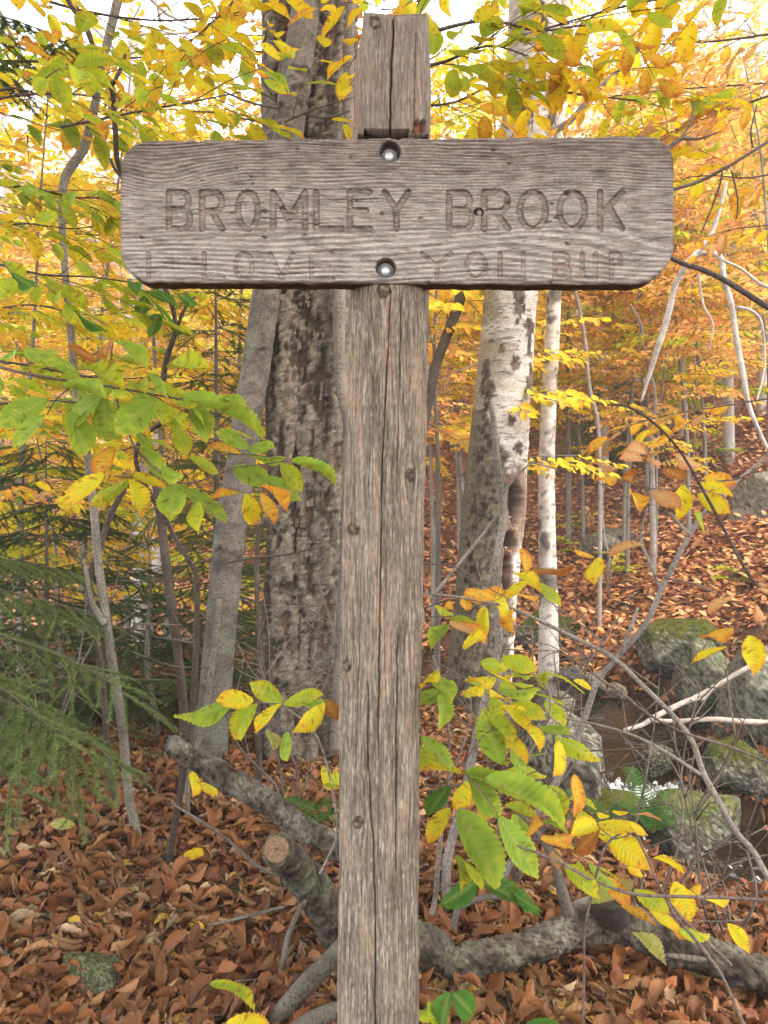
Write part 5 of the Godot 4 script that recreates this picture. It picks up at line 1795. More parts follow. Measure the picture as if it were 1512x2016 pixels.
func sapling(label: String, group: String, proto: Array, tone: String, at: Vector3, size: float, turn: float) -> void:
	var key := tone + str(proto[0].get_instance_id())
	var o: Node3D
	if M.has(key):
		o = M[key].duplicate()
		o.name = numbered("young_beech")
		add_child(o, true)
		tag(o, label, "tree", group)
		o.position = at
	else:
		o = thing("young_beech", label, "tree", at, group)
		part(o, "trunk", proto[0])
		var all := []
		var tints := []
		var r := RandomNumberGenerator.new()
		r.seed = 3
		# one crown: a joined pair of sprays so that a single mesh serves
		for k in 3:
			all.append_array(proto[1][k])
		for k in all.size():
			var v := r.randf_range(0.78, 1.1)
			tints.append(Color(v, v * r.randf_range(0.9, 1.08), v))
		copies(o, "crown", spray_meshes[tone][0], all, tints)
		M[key] = o
	o.basis = Basis(Vector3.UP, turn).scaled(Vector3.ONE * size)


# limbs and leaves high over the frame, for the three big trees and the added shade beeches
func add_crown(o: Node3D, foot: Vector3, high: Vector3, limbs: int, per: int, reach: float, tone: String, s0: int) -> void:
	var r := RandomNumberGenerator.new()
	r.seed = s0
	var b := Buf.new()
	var xfs := []
	var tints := []
	for k in limbs:
		var f := (k + r.randf() * 0.6) / limbs
		var c := foot.lerp(high, f) - o.position
		var a := k * 2.4 + r.randf_range(-0.4, 0.4)
		var long := reach * (1.1 - 0.6 * f) * r.randf_range(0.6, 1.1)
		var e := c + Vector3(cos(a), 0.22 + 0.3 * f, sin(a)) * long
		var m := c.lerp(e, 0.5) + Vector3(0, 0.12 * long, 0)
		tube(b, [c, m, e], [0.035, 0.02, 0.004], 6, Color(0.2, 0.17, 0.15), 0.3)
		for q in per:
			var s := 0.12 + 0.88 * (q + r.randf() * 0.5) / per
			var bp := c.lerp(m, s * 2.0) if s < 0.5 else m.lerp(e, s * 2.0 - 1.0)
			var ya := a + (0.9 if q % 2 == 0 else -0.9) * r.randf_range(0.3, 1.2)
			var dd := Vector3(cos(ya), r.randf_range(-0.15, 0.25), sin(ya))
			xfs.append(Transform3D(basis_of(dd, Vector3(r.randf_range(-0.4, 0.4), 1, r.randf_range(-0.4, 0.4))) * r.randf_range(1.3, 2.0), bp))
			var v := r.randf_range(0.75, 1.05)
			tints.append(Color(v, v, v))
	part(o, "limbs", b.mesh(M.bark)).set_meta("kind", "stuff")
	copies(o, "crown", spray_meshes[tone][1], xfs, tints)


func make_bare_tree(high: float, s0: int, wood: Color) -> ArrayMesh:
	var r := RandomNumberGenerator.new()
	r.seed = s0
	var b := Buf.new()
	var pts := []
	var rad := []
	for k in 7:
		var t := k / 6.0
		pts.append(Vector3(r.randf_range(-0.2, 0.2) * t, -0.2 + high * t, r.randf_range(-0.2, 0.2) * t))
		rad.append(0.0075 * high * (1.0 - 0.82 * t))
	tube(b, pts, rad, 10, wood, 0.25)
	var cr := curve(pts, rad, 0.2)
	var line: Array = cr[0]
	for k in 22:
		var f := 0.25 + 0.75 * (k + r.randf()) / 22.0
		var at := clampi(int(f * line.size()), 0, line.size() - 1)
		var c: Vector3 = line[at]
		var a := r.randf() * TAU
		var long := (1.25 - f) * high * 0.3 * r.randf_range(0.5, 1.1)
		var e := c + Vector3(cos(a) * long, long * r.randf_range(0.35, 1.0), sin(a) * long)
		var m := c.lerp(e, 0.5) + Vector3(r.randf_range(-0.1, 0.1), -0.08, r.randf_range(-0.1, 0.1)) * long
		tube(b, [c, m, e], [cr[1][at] * 0.45, cr[1][at] * 0.28, 0.004], 5, wood * 0.9, 0.4)
		for q in 7:
			var s := r.randf_range(0.3, 1.0)
			var bp := c.lerp(m, s * 2.0) if s < 0.5 else m.lerp(e, s * 2.0 - 1.0)
			var l2 := long * r.randf_range(0.2, 0.5)
			var a2 := a + r.randf_range(-1.3, 1.3)
			var e2 := bp + Vector3(cos(a2) * l2, l2 * r.randf_range(0.1, 0.9), sin(a2) * l2)
			var side := Vector3(-sin(a2), 0.2, cos(a2)) * 0.005
			b.tri(bp - side, bp + side, e2, wood * 0.85)
			b.tri(bp - side.cross(Vector3(cos(a2), 0, sin(a2))), bp + side.cross(Vector3(cos(a2), 0, sin(a2))), e2, wood * 0.85)
			for z in 2:
				var e3 := bp.lerp(e2, r.randf_range(0.4, 0.9))
				var e4 := e3 + Vector3(r.randf_range(-1, 1), r.randf_range(-0.1, 1), r.randf_range(-1, 1)) * l2 * 0.5
				b.tri(e3 - side * 0.6, e3 + side * 0.6, e4, wood * 0.8)
	return b.mesh(M.bark)


# a spruce bough along points, hung with twigs
func bough(b: Buf, xfs: Array, pts: Array, w: float, r: RandomNumberGenerator, hang: float, dense := 0.028, side_long := 0.2) -> void:
	var rr := []
	for k in pts.size():
		rr.append(w * (1.0 - 0.75 * k / (pts.size() - 1)))
	tube(b, pts, rr, 6, Color(0.13, 0.095, 0.07), 0.06)
	var line: Array = curve(pts, rr, dense)[0]
	for k in range(2, line.size()):
		var c: Vector3 = line[k]
		var along: Vector3 = (line[k] - line[k - 1]).normalized()
		var f := float(k) / line.size()
		var side := along.cross(Vector3.UP).normalized() * (1.0 if k % 2 == 0 else -1.0)
		var dir := (along * r.randf_range(0.5, 1.0) + side * 0.8 + Vector3(0, -hang * r.randf_range(0.3, 1.3), 0)).normalized()
		xfs.append(Transform3D(basis_of(dir, Vector3.UP), c))
		var l := side_long * (1.1 - 0.7 * f) * r.randf_range(0.5, 1.2)
		var s := 0.08
		while s < l:
			var c2 := c + dir * s
			for z in [1.0, -1.0]:
				var d2: Vector3 = (dir + dir.cross(Vector3.UP).normalized() * z * 0.7 + Vector3(0, -hang * 0.5 * r.randf(), 0)).normalized()
				xfs.append(Transform3D(basis_of(d2, Vector3.UP) * r.randf_range(0.6, 0.95), c2))
			xfs.append(Transform3D(basis_of(dir + Vector3(0, -hang * 0.2, 0), Vector3.UP), c2))
			s += 0.06


func spruce(called: String, label: String, at: Vector3, high: float, reach: float, whorls: int, s0: int, low: float, tint: Color, fewer := 1.0) -> void:
	var r := RandomNumberGenerator.new()
	r.seed = s0
	var o := thing(called, label, "spruce tree", at)
	var b := Buf.new()
	tube(b, [Vector3(0, -0.15, 0), Vector3(0.01, high * 0.5, 0.01), Vector3(0, high, 0)], [0.011 * high, 0.007 * high, 0.002], 12, Color(0.13, 0.1, 0.08), 0.08)
	part(o, "trunk", b.mesh(M.bark))
	var b2 := Buf.new()
	var xfs := []
	for k in whorls:
		var f := low + (0.97 - low) * k / (whorls - 1)
		var n := 5
		for q in n:
			var a := TAU * q / n + k * 1.1 + r.randf_range(-0.3, 0.3)
			var l := reach * (1.08 - f) * r.randf_range(0.75, 1.1)
			var out := Vector3(cos(a), 0, sin(a))
			var c := Vector3(0, high * f + r.randf_range(-0.04, 0.04), 0)
			b2 = Buf.new()
			bough(b2, xfs, [c, c + out * l * 0.5 + Vector3(0, r.randf_range(-0.12, 0.14) * l, 0), c + out * l + Vector3(0, r.randf_range(-0.4, 0.12) * l, 0)], 0.003 + 0.003 * l, r, 0.3, 0.05 * fewer, 0.16 * reach)
			part(o, "bough", b2.mesh(M.twig))
	var tints := []
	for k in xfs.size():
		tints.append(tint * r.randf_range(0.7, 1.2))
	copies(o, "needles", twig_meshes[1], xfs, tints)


func fern(label: String, at: Vector3, fronds: Array, s0: int) -> void:
	var r := RandomNumberGenerator.new()
	r.seed = s0
	var o := thing("fern", label, "fern", at)
	for q in fronds:                  # [direction angle, length, rise]
		var b := Buf.new()
		var dir := Vector3(cos(q[0]), 0, sin(q[0]))
		var p0 := Vector3.ZERO
		var pts := []
		for k in 5:
			var t := k / 4.0
			pts.append(p0 + dir * q[1] * t * 0.85 + Vector3(0, q[2] * (t - 0.62 * t * t) * q[1], 0))
		tube(b, pts, [0.0022, 0.002, 0.0016, 0.0012, 0.0006], 5, Color(0.14, 0.17, 0.04))
		var line: Array = curve(pts, [1, 1, 1, 1, 1], q[1] / 22.0)[0]
		for k in range(3, line.size() - 1):
			var f := float(k) / line.size()
			var along: Vector3 = (line[k + 1] - line[k]).normalized()
			var up := Vector3(0, 1, 0)
			for z in [1.0, -1.0]:
				var side: Vector3 = along.cross(up).normalized() * z
				var l: float = q[1] * 0.24 * sin(PI * pow(f, 0.75) * 0.93 + 0.1)
				var c := Color(0.075, 0.17, 0.035) * r.randf_range(0.75, 1.3)
				var ld: Vector3 = (side + along * 0.35 + Vector3(0, -0.12, 0)).normalized()
				for e in 5:          # lobes along each pinna
					var s := l * e / 5.0
					var w := q[1] * 0.02 * (1.15 - e / 6.0) as float
					var bp: Vector3 = line[k] + ld * s
					b.tri(bp - along * w * 0.6, bp + along * w * 1.1 + ld * l * 0.1, bp + ld * l * 0.28, c)
					b.tri(bp + along * w * 0.6, bp - along * w * 1.1 + ld * l * 0.1, bp + ld * l * 0.24, c * 0.92)
		part(o, "frond", b.mesh(M.leaf, false))


func vv(a: Array) -> Array:                # flat numbers into points; an odd last number is the twig's half width in millimetres
	var out := []
	for k in range(0, a.size() - 1, 2):
		out.append(Vector2(a[k], a[k + 1]))
	if a.size() % 2 == 1:
		out.append(a[-1] * 0.001)
	return out


func build_near_leaves() -> void:
	leafy("beech branch of green leaves with yellow ones at its tip, left of the post", 2.16, 0, 600, 1.66, "gggggglgggglgllgglgllglggyoyylyg", [
		205, 400, 22, 520, 110, 190, 470, 75, 600, 70, 290, 450, 340, 610, 130, 440, 380, 258, 500, 80, 440, 385, 420, 545, 110, 660, 405, 540, 555, 130, 690, 415, 740, 505, 100, 780, 405, 930, 525, 50, 800, 460, 905, 560, 60, 780, 395, 1110, 475, 45,
		900, 400, 1055, 400, 22, 710, 265, 905, 255, 60, 480, 150, 660, 230, 45, 500, 260, 580, 300, 55, 350, 260, 560, 335, 60, 330, 290, 240, 225, 55, 110, 180, 250, 270, 70, 60, 320, 190, 360, 40, 0, 310, 0, 410, 90, 60, 340, 155, 440, 60,
		170, 290, 265, 330, 50, 270, 345, 470, 365, 40, 750, 515, 810, 640, 80, 580, 600, 710, 670, 40, 600, 630, 690, 715, 70, 450, 590, 545, 605, 25, 480, 610, 440, 715, 80, 555, 720, 700, 765, 45, 445, 715, 295, 845, 80, 550, 735, 415, 865, 75,
		550, 740, 640, 885, 80, 690, 690, 800, 760, 80], [
		vv([-60, 250, 100, 290, 330, 330, 480, 350, 620, 375, 760, 400, 900, 405, 4.0]), vv([480, 350, 520, 480, 570, 600, 600, 650, 560, 730, 2.5]), vv([330, 330, 240, 400, 200, 470, 2.0]), vv([620, 375, 680, 400, 720, 430, 2.0]), vv([350, 240, 480, 160, 2.0])], 1)
	leafy("beech twig with green and orange tipped leaves in front of the grey trunk", 2.16, 0, 600, 1.6, "gglllogggggloooylbbogggl", [
		740, 760, 770, 890, 125, 770, 765, 990, 915, 60, 840, 835, 850, 940, 70, 800, 640, 925, 715, 45, 580, 340, 650, 365, 30, 1030, 640, 905, 585, 40, 1060, 610, 940, 545, 60, 1060, 610, 1175, 610, 50, 1040, 635, 1200, 665, 35, 1240, 665, 1440, 720, 40,
		985, 690, 1165, 760, 90, 1190, 670, 1285, 785, 85, 1115, 765, 1245, 840, 40, 1035, 800, 925, 795, 28, 1110, 800, 1190, 920, 55, 1040, 800, 1080, 930, 95, 480, 360, 575, 420, 70, 410, 240, 355, 205, 40, 455, 170, 490, 235, 28, 640, 381, 730, 410, 25,
		1110, 730, 1275, 820, 70, 620, 290, 680, 350, 45, 390, 520, 540, 575, 35, 510, 225, 605, 250, 30], [
		vv([600, 640, 720, 740, 800, 760, 850, 750, 930, 720, 1010, 690, 1110, 680, 1240, 660, 3.0]), vv([930, 640, 1040, 635, 1200, 655, 2.0]), vv([930, 760, 1035, 800, 1120, 790, 2.0]), vv([480, 160, 470, 240, 490, 300, 500, 360, 2.0])], 2)
	leafy("low beech sprig with yellow green toothed leaves left of the post", 2.16, 0, 1200, 1.62, "gylllyybggw", [
		995, 400, 770, 455, 80, 1080, 385, 945, 355, 80, 1090, 400, 970, 570, 120, 1200, 400, 1085, 295, 90, 1200, 400, 1375, 335, 60, 1195, 405, 1100, 445, 45, 1385, 400, 1260, 515, 90, 1385, 380, 1440, 430, 70, 1290, 392, 1380, 370, 35, 1215, 520, 1230, 600, 50, 1140, 520, 1200, 520, 22], [
		vv([1420, 520, 1320, 470, 1260, 430, 1200, 405, 1090, 395, 990, 400, 2.5]), vv([1260, 430, 1330, 400, 1390, 390, 2.0])], 3)
	leafy("beech sprig with large green leaves close on the right of the post", 2.124, 800, 1200, 1.5, "glggggggyyylyygllygyylyylgggdglyoy", [
		55, 530, 205, 640, 70, 60, 570, 80, 700, 100, 400, 655, 350, 505, 140, 440, 550, 470, 660, 50, 240, 685, 440, 700, 60, 330, 710, 645, 790, 120, 255, 700, 390, 840, 100, 215, 835, 385, 1095, 180, 255, 720, 200, 800, 90, 185, 830, 75, 935, 85,
		230, 690, 115, 660, 45, 300, 510, 390, 515, 30, 400, 510, 495, 590, 60, 640, 552, 605, 630, 50, 380, 340, 545, 335, 55, 395, 200, 530, 235, 75, 310, 220, 420, 250, 70, 370, 290, 245, 275, 40, 380, 860, 540, 1070, 110, 320, 320, 225, 330, 45, 350, 370, 420, 370, 60, 440, 390, 555, 420, 70,
		400, 400, 505, 460, 60, 505, 480, 545, 510, 40, 340, 430, 440, 490, 70, 145, 340, 55, 345, 65, 150, 350, 150, 430, 80, 110, 270, 185, 320, 60, 180, 735, 75, 800, 75, 560, 490, 655, 480, 40, 620, 530, 785, 615, 80, 130, 255, 60, 300, 40, 330, 150, 280, 60, 55, 240, 150, 290, 75, 40], [
		vv([235, 640, 250, 690, 300, 740, 380, 850, 2.5]), vv([60, 740, 140, 730, 240, 690, 2.0]), vv([240, 640, 330, 520, 400, 500, 600, 520, 2.0]), vv([345, 300, 380, 340, 440, 390, 2.0]), vv([60, 260, 120, 320, 150, 350, 1.8])], 4)
	leafy("beech sprig with yellow and brown leaves above the fallen log", 2.124, 800, 1200, 1.62, "oyybyoolgwlyoylowl", [
		700, 690, 705, 795, 60, 795, 900, 675, 870, 85, 800, 890, 910, 870, 55, 810, 920, 670, 1010, 60, 830, 930, 960, 1000, 120, 560, 960, 690, 990, 70, 510, 950, 555, 940, 60, 660, 1070, 780, 1130, 90, 760, 1060, 850, 1140, 60, 770, 1230, 955, 1150, 80,
		950, 1170, 1055, 1200, 70, 1110, 1200, 1245, 1185, 35, 895, 1240, 1020, 1260, 35, 1010, 1250, 1130, 1300, 50, 1140, 1340, 1275, 1400, 45, 1080, 1300, 1145, 1320, 35, 945, 1350, 1050, 1390, 60, 215, 1030, 245, 1050, 45], [
		vv([950, 930, 870, 960, 800, 905, 720, 890, 2.0]), vv([560, 940, 620, 1010, 700, 1080, 800, 1140, 960, 1190, 1080, 1260, 1180, 1350, 2.5])], 5)
	leafy("dark green leaves drooping beside the foot of the post", 2.124, 800, 1200, 1.52, "dddl", [
		300, 1130, 165, 1260, 110, 300, 1140, 540, 1165, 80, 440, 1175, 545, 1235, 40, 250, 1050, 300, 1095, 40], [
		vv([130, 1180, 220, 1140, 300, 1132, 440, 1160, 2.0])], 6)
	leafy("dark green leaves with one yellow at the bottom right of the post", 2.124, 800, 1200, 1.45, "ddlddl", [
		190, 1600, 300, 1735, 110, 180, 1600, 110, 1700, 90, 90, 1640, 165, 1735, 60, 500, 1735, 640, 1700, 80, 600, 1740, 520, 1790, 90, 40, 1700, 90, 1750, 50], [
		vv([60, 1580, 140, 1590, 200, 1610, 1.8])], 7)
	leafy("beech twig of pinkish copper leaves before the far slope at right", 2.124, 800, 550, 1.7, "pppobpbpopyoyylpoy", [
		1000, 730, 905, 705, 40, 990, 760, 890, 730, 30, 880, 790, 755, 780, 25, 880, 830, 765, 850, 35, 945, 840, 890, 830, 35, 1045, 760, 955, 765, 20, 1080, 790, 1110, 840, 50, 1230, 780, 1080, 745, 60, 1240, 830, 1360, 850, 70, 1030, 885, 1105, 950, 75,
		1165, 855, 1175, 970, 95, 940, 890, 940, 940, 40, 1220, 860, 1325, 880, 50, 1215, 900, 1330, 970, 80, 1200, 975, 1280, 1040, 35, 985, 1112, 840, 1110, 30, 770, 1155, 690, 1140, 22, 800, 1165, 740, 1245, 70], [
		vv([1512, 760, 1400, 830, 1250, 850, 1100, 880, 960, 860, 860, 820, 2.5]), vv([510, 765, 620, 790, 760, 830, 900, 900, 1050, 950, 1250, 1000, 1.6])], 8)
	leafy("sprig of orange and gold leaves in front of the white birch foot", 2.124, 800, 550, 1.66, "obyyloylplygo", [
		500, 1225, 510, 1140, 60, 520, 1220, 685, 1215, 35, 450, 1230, 545, 1270, 40, 490, 1260, 410, 1310, 45, 540, 1260, 630, 1350, 45, 370, 1330, 235, 1300, 50, 330, 1370, 310, 1465, 65, 200, 1400, 110, 1365, 35, 180, 1430, 280, 1465, 35, 180, 1400, 285, 1430, 35, 400, 1330, 420, 1430, 55, 180, 1440, 90, 1500, 60, 440, 1380, 400, 1440, 40], [
		vv([60, 1190, 200, 1200, 320, 1270, 400, 1320, 470, 1270, 530, 1235, 2.0]), vv([60, 1410, 180, 1410, 300, 1380, 1.8])], 9)
	leafy("few large pinkish gold leaves on a twig at the right edge", 2.124, 800, 550, 1.55, "ppoyyp", [
		1500, 1410, 1380, 1350, 45, 1360, 1342, 1230, 1345, 22, 1370, 1460, 1205, 1500, 50, 1440, 1490, 1395, 1590, 100, 1340, 1540, 1240, 1590, 35, 1530, 1300, 1440, 1290, 40], [
		vv([1540, 1440, 1440, 1480, 1370, 1462, 2.0]), vv([1080, 1250, 1200, 1270, 1330, 1330, 1512, 1400, 2.5])], 10)
	leafy("single yellow green leaf on a twig above the leaf litter, bottom left of post", 2.16, 0, 1200, 1.5, "ly", [
		895, 1590, 1100, 1570, 45, 960, 1763, 1160, 1720, 100], [vv([1180, 1560, 1110, 1572, 1000, 1580, 1.5])], 11)
	leafy("yellow leaves on a thin twig at the left edge of the post", 2.16, 0, 1200, 1.7, "ylyy", [
		1370, 670, 1440, 740, 70, 1400, 740, 1450, 680, 50, 820, 690, 870, 735, 45, 865, 735, 935, 745, 45], [vv([1440, 640, 1400, 670, 1370, 690, 1.5])], 12)


func build_canopy() -> void:
	# upper left, in front of the grey trunks
	var where := "over the upper left of the sign"
	var left := [
		["large yellow leaved beech branch " + where + ", highest", [[-60, -60, 2.3], [120, 10, 2.3], [300, 40, 2.35], [470, 30, 2.4]], 0.006, 65, "ykyyl", 0.092],
		["yellow beech branch running behind the crooked stem at upper left", [[-60, 120, 2.9], [140, 120, 2.9], [330, 110, 3.0], [520, 100, 3.0]], 0.006, 65, "kyyol", 0.092],
		["yellow green beech branch just above the left half of the sign", [[120, 250, 1.95], [260, 222, 1.95], [380, 200, 1.95], [480, 180, 2.0]], 0.004, 40, "lylgy", 0.081],
		["beech branch with golden leaves hanging from the top edge at left", [[560, -120, 2.6], [480, -20, 2.5], [400, 60, 2.4], [330, 120, 2.3]], 0.005, 50, "ykkol", 0.086],
		["yellow and orange beech branch at the far upper left corner", [[-100, 220, 2.1], [20, 190, 2.1], [140, 185, 2.1], [240, 200, 2.2]], 0.005, 40, "lyoyg", 0.086],
		["beech branch with large shaded green yellow leaves at the left edge", [[-80, 260, 1.6], [-10, 180, 1.6], [60, 180, 1.6], [110, 210, 1.6]], 0.004, 15, "lglyl", 0.086],
		["yellow green beech branch left of the sign, upper", [[-60, 360, 2.0], [60, 370, 2.0], [160, 390, 2.05], [240, 380, 2.1]], 0.004, 40, "lylgy", 0.081],
		["yellow green beech branch left of the sign, middle", [[-60, 450, 2.2], [50, 440, 2.2], [150, 450, 2.25], [260, 430, 2.3]], 0.004, 40, "lgylk", 0.081],
		["green beech branch beside the lower left corner of the sign", [[-40, 510, 1.9], [80, 540, 1.9], [180, 545, 1.95], [280, 560, 2.0]], 0.004, 40, "glgld", 0.081],
		["yellow beech branch below the lower left corner of the sign", [[-60, 620, 2.6], [60, 600, 2.6], [170, 620, 2.7], [290, 610, 2.8]], 0.004, 50, "ykyly", 0.081],
		["golden beech branch far back at the left edge above the spruce", [[-80, 860, 3.2], [40, 840, 3.2], [150, 860, 3.3], [230, 850, 3.4]], 0.004, 50, "kylyo", 0.086],
		["orange and yellow beech branch low at the left edge above the spruce", [[-80, 980, 3.6], [40, 960, 3.6], [140, 980, 3.7], [240, 960, 3.8]], 0.004, 50, "oykpy", 0.086],
		["yellow leaved twig between the leaning beech and the sign post top", [[560, 240, 2.3], [620, 215, 2.25], [670, 200, 2.2], [700, 190, 2.2]], 0.003, 15, "lygly", 0.076],
		["distant yellow beech branch crossing behind the grey trunks", [[380, 60, 3.8], [500, 70, 3.8], [620, 60, 3.9], [740, 80, 4.0]], 0.005, 50, "kyoyk", 0.092],
	]
	left.append_array([
		["green beech branch low over the spruce, behind the green leaves left of the post", [[-80, 700, 1.85], [60, 720, 1.85], [200, 745, 1.85], [330, 740, 1.9]], 0.004, 40, "glggl", 0.075],
		["yellow green beech branch behind the crooked stem, left of the leaning beech", [[-60, 800, 2.1], [90, 790, 2.1], [240, 800, 2.1], [380, 830, 2.1]], 0.004, 35, "glylg", 0.075],
	])
	left.append_array([
		["yellow green beech twig right of the post, just above the brook", [[830, 1330, 2.1], [900, 1330, 2.1], [980, 1320, 2.1], [1060, 1330, 2.1]], 0.003, 20, "lylgy", 0.075],
		["yellow beech twig right of the post in front of the birch foot", [[830, 1200, 2.2], [890, 1180, 2.2], [950, 1190, 2.2], [1000, 1170, 2.2]], 0.003, 10, "yolky", 0.07],
		["low yellow green beech twig right of the post over the leaf litter", [[840, 1560, 1.9], [930, 1540, 1.9], [1020, 1530, 1.9], [1100, 1500, 1.9]], 0.003, 15, "lylgy", 0.075],
		["yellow and copper beech twig above the log at lower right", [[1000, 1660, 1.85], [1090, 1650, 1.85], [1180, 1640, 1.85], [1260, 1690, 1.85]], 0.003, 15, "yolpy", 0.075],
		["copper beech twig before the far slope, above the pinkish one", [[1540, 780, 2.4], [1420, 800, 2.4], [1300, 820, 2.4], [1200, 850, 2.4]], 0.003, 15, "popyo", 0.075],
		["orange beech branch high at the right edge beside the sign", [[1560, 440, 3.4], [1450, 450, 3.4], [1380, 470, 3.4]], 0.004, 20, "opkpo", 0.08],
	])
	for k in left.size():
		var q: Array = left[k]
		branch(q[0], q[1], q[2], q[3], q[4], q[5], 200 + k, 0.26)
	var right := [
		["beech branch with large yellow leaves across the top right, highest", [[1540, -90, 2.1], [1360, -20, 2.1], [1200, 20, 2.05], [1060, 60, 2.0]], 0.006, 30, "kklky", 0.097],
		["yellow beech branch in front of the top of the white birch", [[860, 60, 1.95], [960, 40, 1.95], [1060, 60, 1.95], [1160, 50, 2.0], [1240, 70, 2.0]], 0.005, 30, "klklo", 0.092],
		["yellow green beech branch right of the post top", [[800, 140, 1.9], [880, 120, 1.9], [960, 90, 1.9], [1040, 110, 1.95]], 0.005, 40, "lylky", 0.086],
		["golden beech branch between the post top and the white birch", [[830, 210, 2.3], [900, 200, 2.3], [970, 170, 2.3], [1050, 180, 2.35]], 0.004, 40, "kyoly", 0.086],
		["orange and yellow beech branch above the right half of the sign", [[1100, 180, 2.4], [1180, 190, 2.4], [1260, 200, 2.45], [1340, 220, 2.5]], 0.004, 40, "kylok", 0.081],
		["coppery beech branch beyond the upper right corner of the sign", [[1540, 180, 2.5], [1450, 210, 2.5], [1370, 240, 2.5], [1300, 270, 2.5]], 0.004, 30, "opkop", 0.086],
		["distant orange beech branch across the top right sky", [[1560, 60, 3.6], [1420, 80, 3.6], [1280, 90, 3.6], [1130, 120, 3.7]], 0.006, 65, "opoyk", 0.092],
		["distant orange beech branch in front of the white sky at right", [[1560, 160, 4.4], [1420, 170, 4.4], [1280, 180, 4.5], [1150, 200, 4.5]], 0.006, 65, "opopk", 0.092],
		["beech branch of yellow leaves hanging above the top of the post", [[900, -120, 2.2], [860, -40, 2.2], [810, 10, 2.2], [740, 20, 2.2]], 0.005, 40, "kyyol", 0.092],
		["yellow leaved twig at the right edge beside the sign", [[1560, 330, 2.2], [1480, 350, 2.2], [1400, 345, 2.2], [1350, 350, 2.2]], 0.003, 15, "ykloy", 0.081],
	]
	for k in right.size():
		var q: Array = right[k]
		branch(q[0], q[1], q[2], q[3], q[4], q[5], 300 + k, 0.26)


func build_bare_shrubs() -> void:
	var r := RandomNumberGenerator.new()
	r.seed = 404
	for q in [["bare twiggy shrub before the brown pool right of the birch", 1010, 1560, 2.5, 0.9], ["bare twiggy shrub at the right edge before the boulders", 1470, 1700, 2.3, 0.8], ["bare twiggy shrub rising behind the fallen log stub", 1260, 1760, 2.4, 0.9], ["thin bare shrub between the post and the white birch", 880, 1560, 2.9, 1.2], ["thin bare shrub in the shade between the left trunks", 560, 1500, 3.0, 1.0], ["thin bare shrub right of the slim birch by the pool", 1200, 1280, 8.4, 2.0], ["bare twiggy shrub at the left edge behind the spruce boughs", 90, 1500, 3.2, 1.3]]:
		var at := P(q[1], q[2], q[3])
		at.y = ground(at.x, q[3]) - 0.03
		var o := thing("bare_shrub", q[0], "shrub", at)
		for k in 4:
			var b := Buf.new()
			var lean := Vector3(r.randf_range(-0.5, 0.5), 1.0, r.randf_range(-0.3, 0.4)).normalized()
			var pts := [Vector3.ZERO]
			for j in 5:
				pts.append(pts[-1] + (lean + Vector3(r.randf_range(-0.35, 0.35), 0, r.randf_range(-0.35, 0.35))) * q[4] * 0.2)
			tube(b, pts, [0.006, 0.005, 0.004, 0.003, 0.002, 0.001], 6, Color(0.17, 0.135, 0.11), 0.04)
			for j in 9:
				var s := r.randi_range(1, 4)
				var c: Vector3 = pts[s].lerp(pts[s + 1], r.randf())
				var dir := Vector3(r.randf_range(-1, 1), r.randf_range(0.0, 0.9), r.randf_range(-0.8, 0.8)).normalized()
				var l: float = q[4] * r.randf_range(0.12, 0.35)
				tube(b, [c, c + dir * l * 0.5 + Vector3(0, r.randf_range(-0.03, 0.03), 0), c + dir * l + Vector3(r.randf_range(-0.04, 0.04), r.randf_range(-0.06, 0.05), 0)], [0.0028, 0.002, 0.001], 5, Color(0.16, 0.125, 0.1), 0.05)
			part(o, "stem", b.mesh(M.twig))


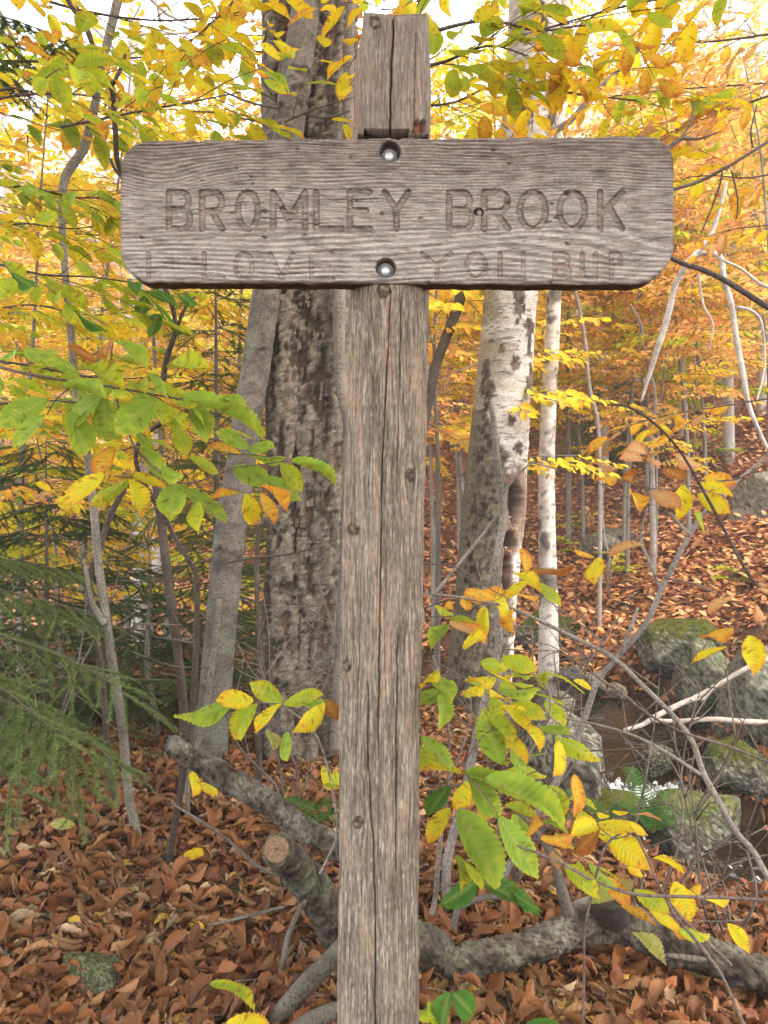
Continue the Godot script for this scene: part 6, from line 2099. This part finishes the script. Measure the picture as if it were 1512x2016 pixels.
func build_small_things() -> void:
	fern("green fern in front of the cascade, right of the mossy rock", P(1285, 1640, 3.3), [[-2.6, 0.22, 1.3], [-1.9, 0.26, 2.2], [1.7, 0.28, 2.2], [0.2, 0.26, 1.0], [-0.6, 0.22, 1.0]], 1)
	fern("green fern growing by the grey boulder left of the cascade", P(1190, 1630, 3.3), [[-2.7, 0.24, 1.4], [2.6, 0.22, 2.0], [1.3, 0.22, 1.8], [3.3, 0.22, 0.6]], 2)
	fern("small fern behind the fallen limb beside the post", PG(652, 1640) + Vector3(0, 0.02, 0), [[-2.9, 0.26, 0.9], [2.7, 0.28, 0.7], [1.8, 0.22, 1.2], [-1.9, 0.2, 0.8]], 3)
	# leaves on the litter that the eye picks out
	for q in [["bright yellow leaf lying on the brown leaves at lower left", "k", 362, 1727, 0.085, 0.5], ["dark red maple leaf lying near the sawn log end", "b", 478, 1697, 0.075, 1.4], ["pale green leaf standing among the brown leaves at left", "w", 148, 1665, 0.085, 2.6], ["yellow leaf on the litter beyond the fallen limb", "y", 482, 1578, 0.07, 4.0], ["pale yellow leaf on the litter at the lower right edge", "w", 1352, 1972, 0.08, 0.1], ["tan orange leaf on the litter between limb and birch", "o", 535, 1492, 0.08, 0.6]]:
		var g := PG(q[2], q[3])
		var o := part(self, "fallen_leaf", leaf_meshes[q[1]][0], Transform3D(basis_of(Vector3(cos(q[5]), 0.25, sin(q[5])), Vector3(0.1, 1, 0.6)) * q[4], g + Vector3(0, 0.075, 0.0)))
		o.name = numbered("loose_leaf")
		tag(o, q[0], "leaf")
	# bright seedlings on the far slope
	var r := RandomNumberGenerator.new()
	r.seed = 55
	for q in [["bright yellow green seedling on the far slope above the flat stone", 1140, 1065, 0.75], ["lime green seedling low on the far slope left of centre", 1232, 1165, 0.8], ["leafy lime seedling at the right of the far slope", 1440, 1180, 0.6], ["small lime seedling beside the slim birch", 1105, 1110, 0.6], ["green seedling high on the far slope at right", 1400, 925, 1.0]]:
		var o := thing("seedling", q[0], "seedling", PG(q[1], q[2]))
		var b := Buf.new()
		tube(b, [Vector3.ZERO, Vector3(0.02, 0.3, 0), Vector3(0, 0.62, 0)], [0.006, 0.005, 0.002], 6, Color(0.2, 0.17, 0.1))
		part(o, "stem", b.mesh(M.bark))
		var xfs := []
		for k in 9:
			var a := r.randf() * TAU
			xfs.append(Transform3D(basis_of(Vector3(cos(a), 0.05, sin(a)), Vector3(0, 1, 0.3)) * r.randf_range(0.6, 0.9), Vector3(0, r.randf_range(0.25, 0.6), 0)))
		copies(o, "leaves", spray_meshes["lime"][1], xfs)
		o.scale = Vector3.ONE * q[3]
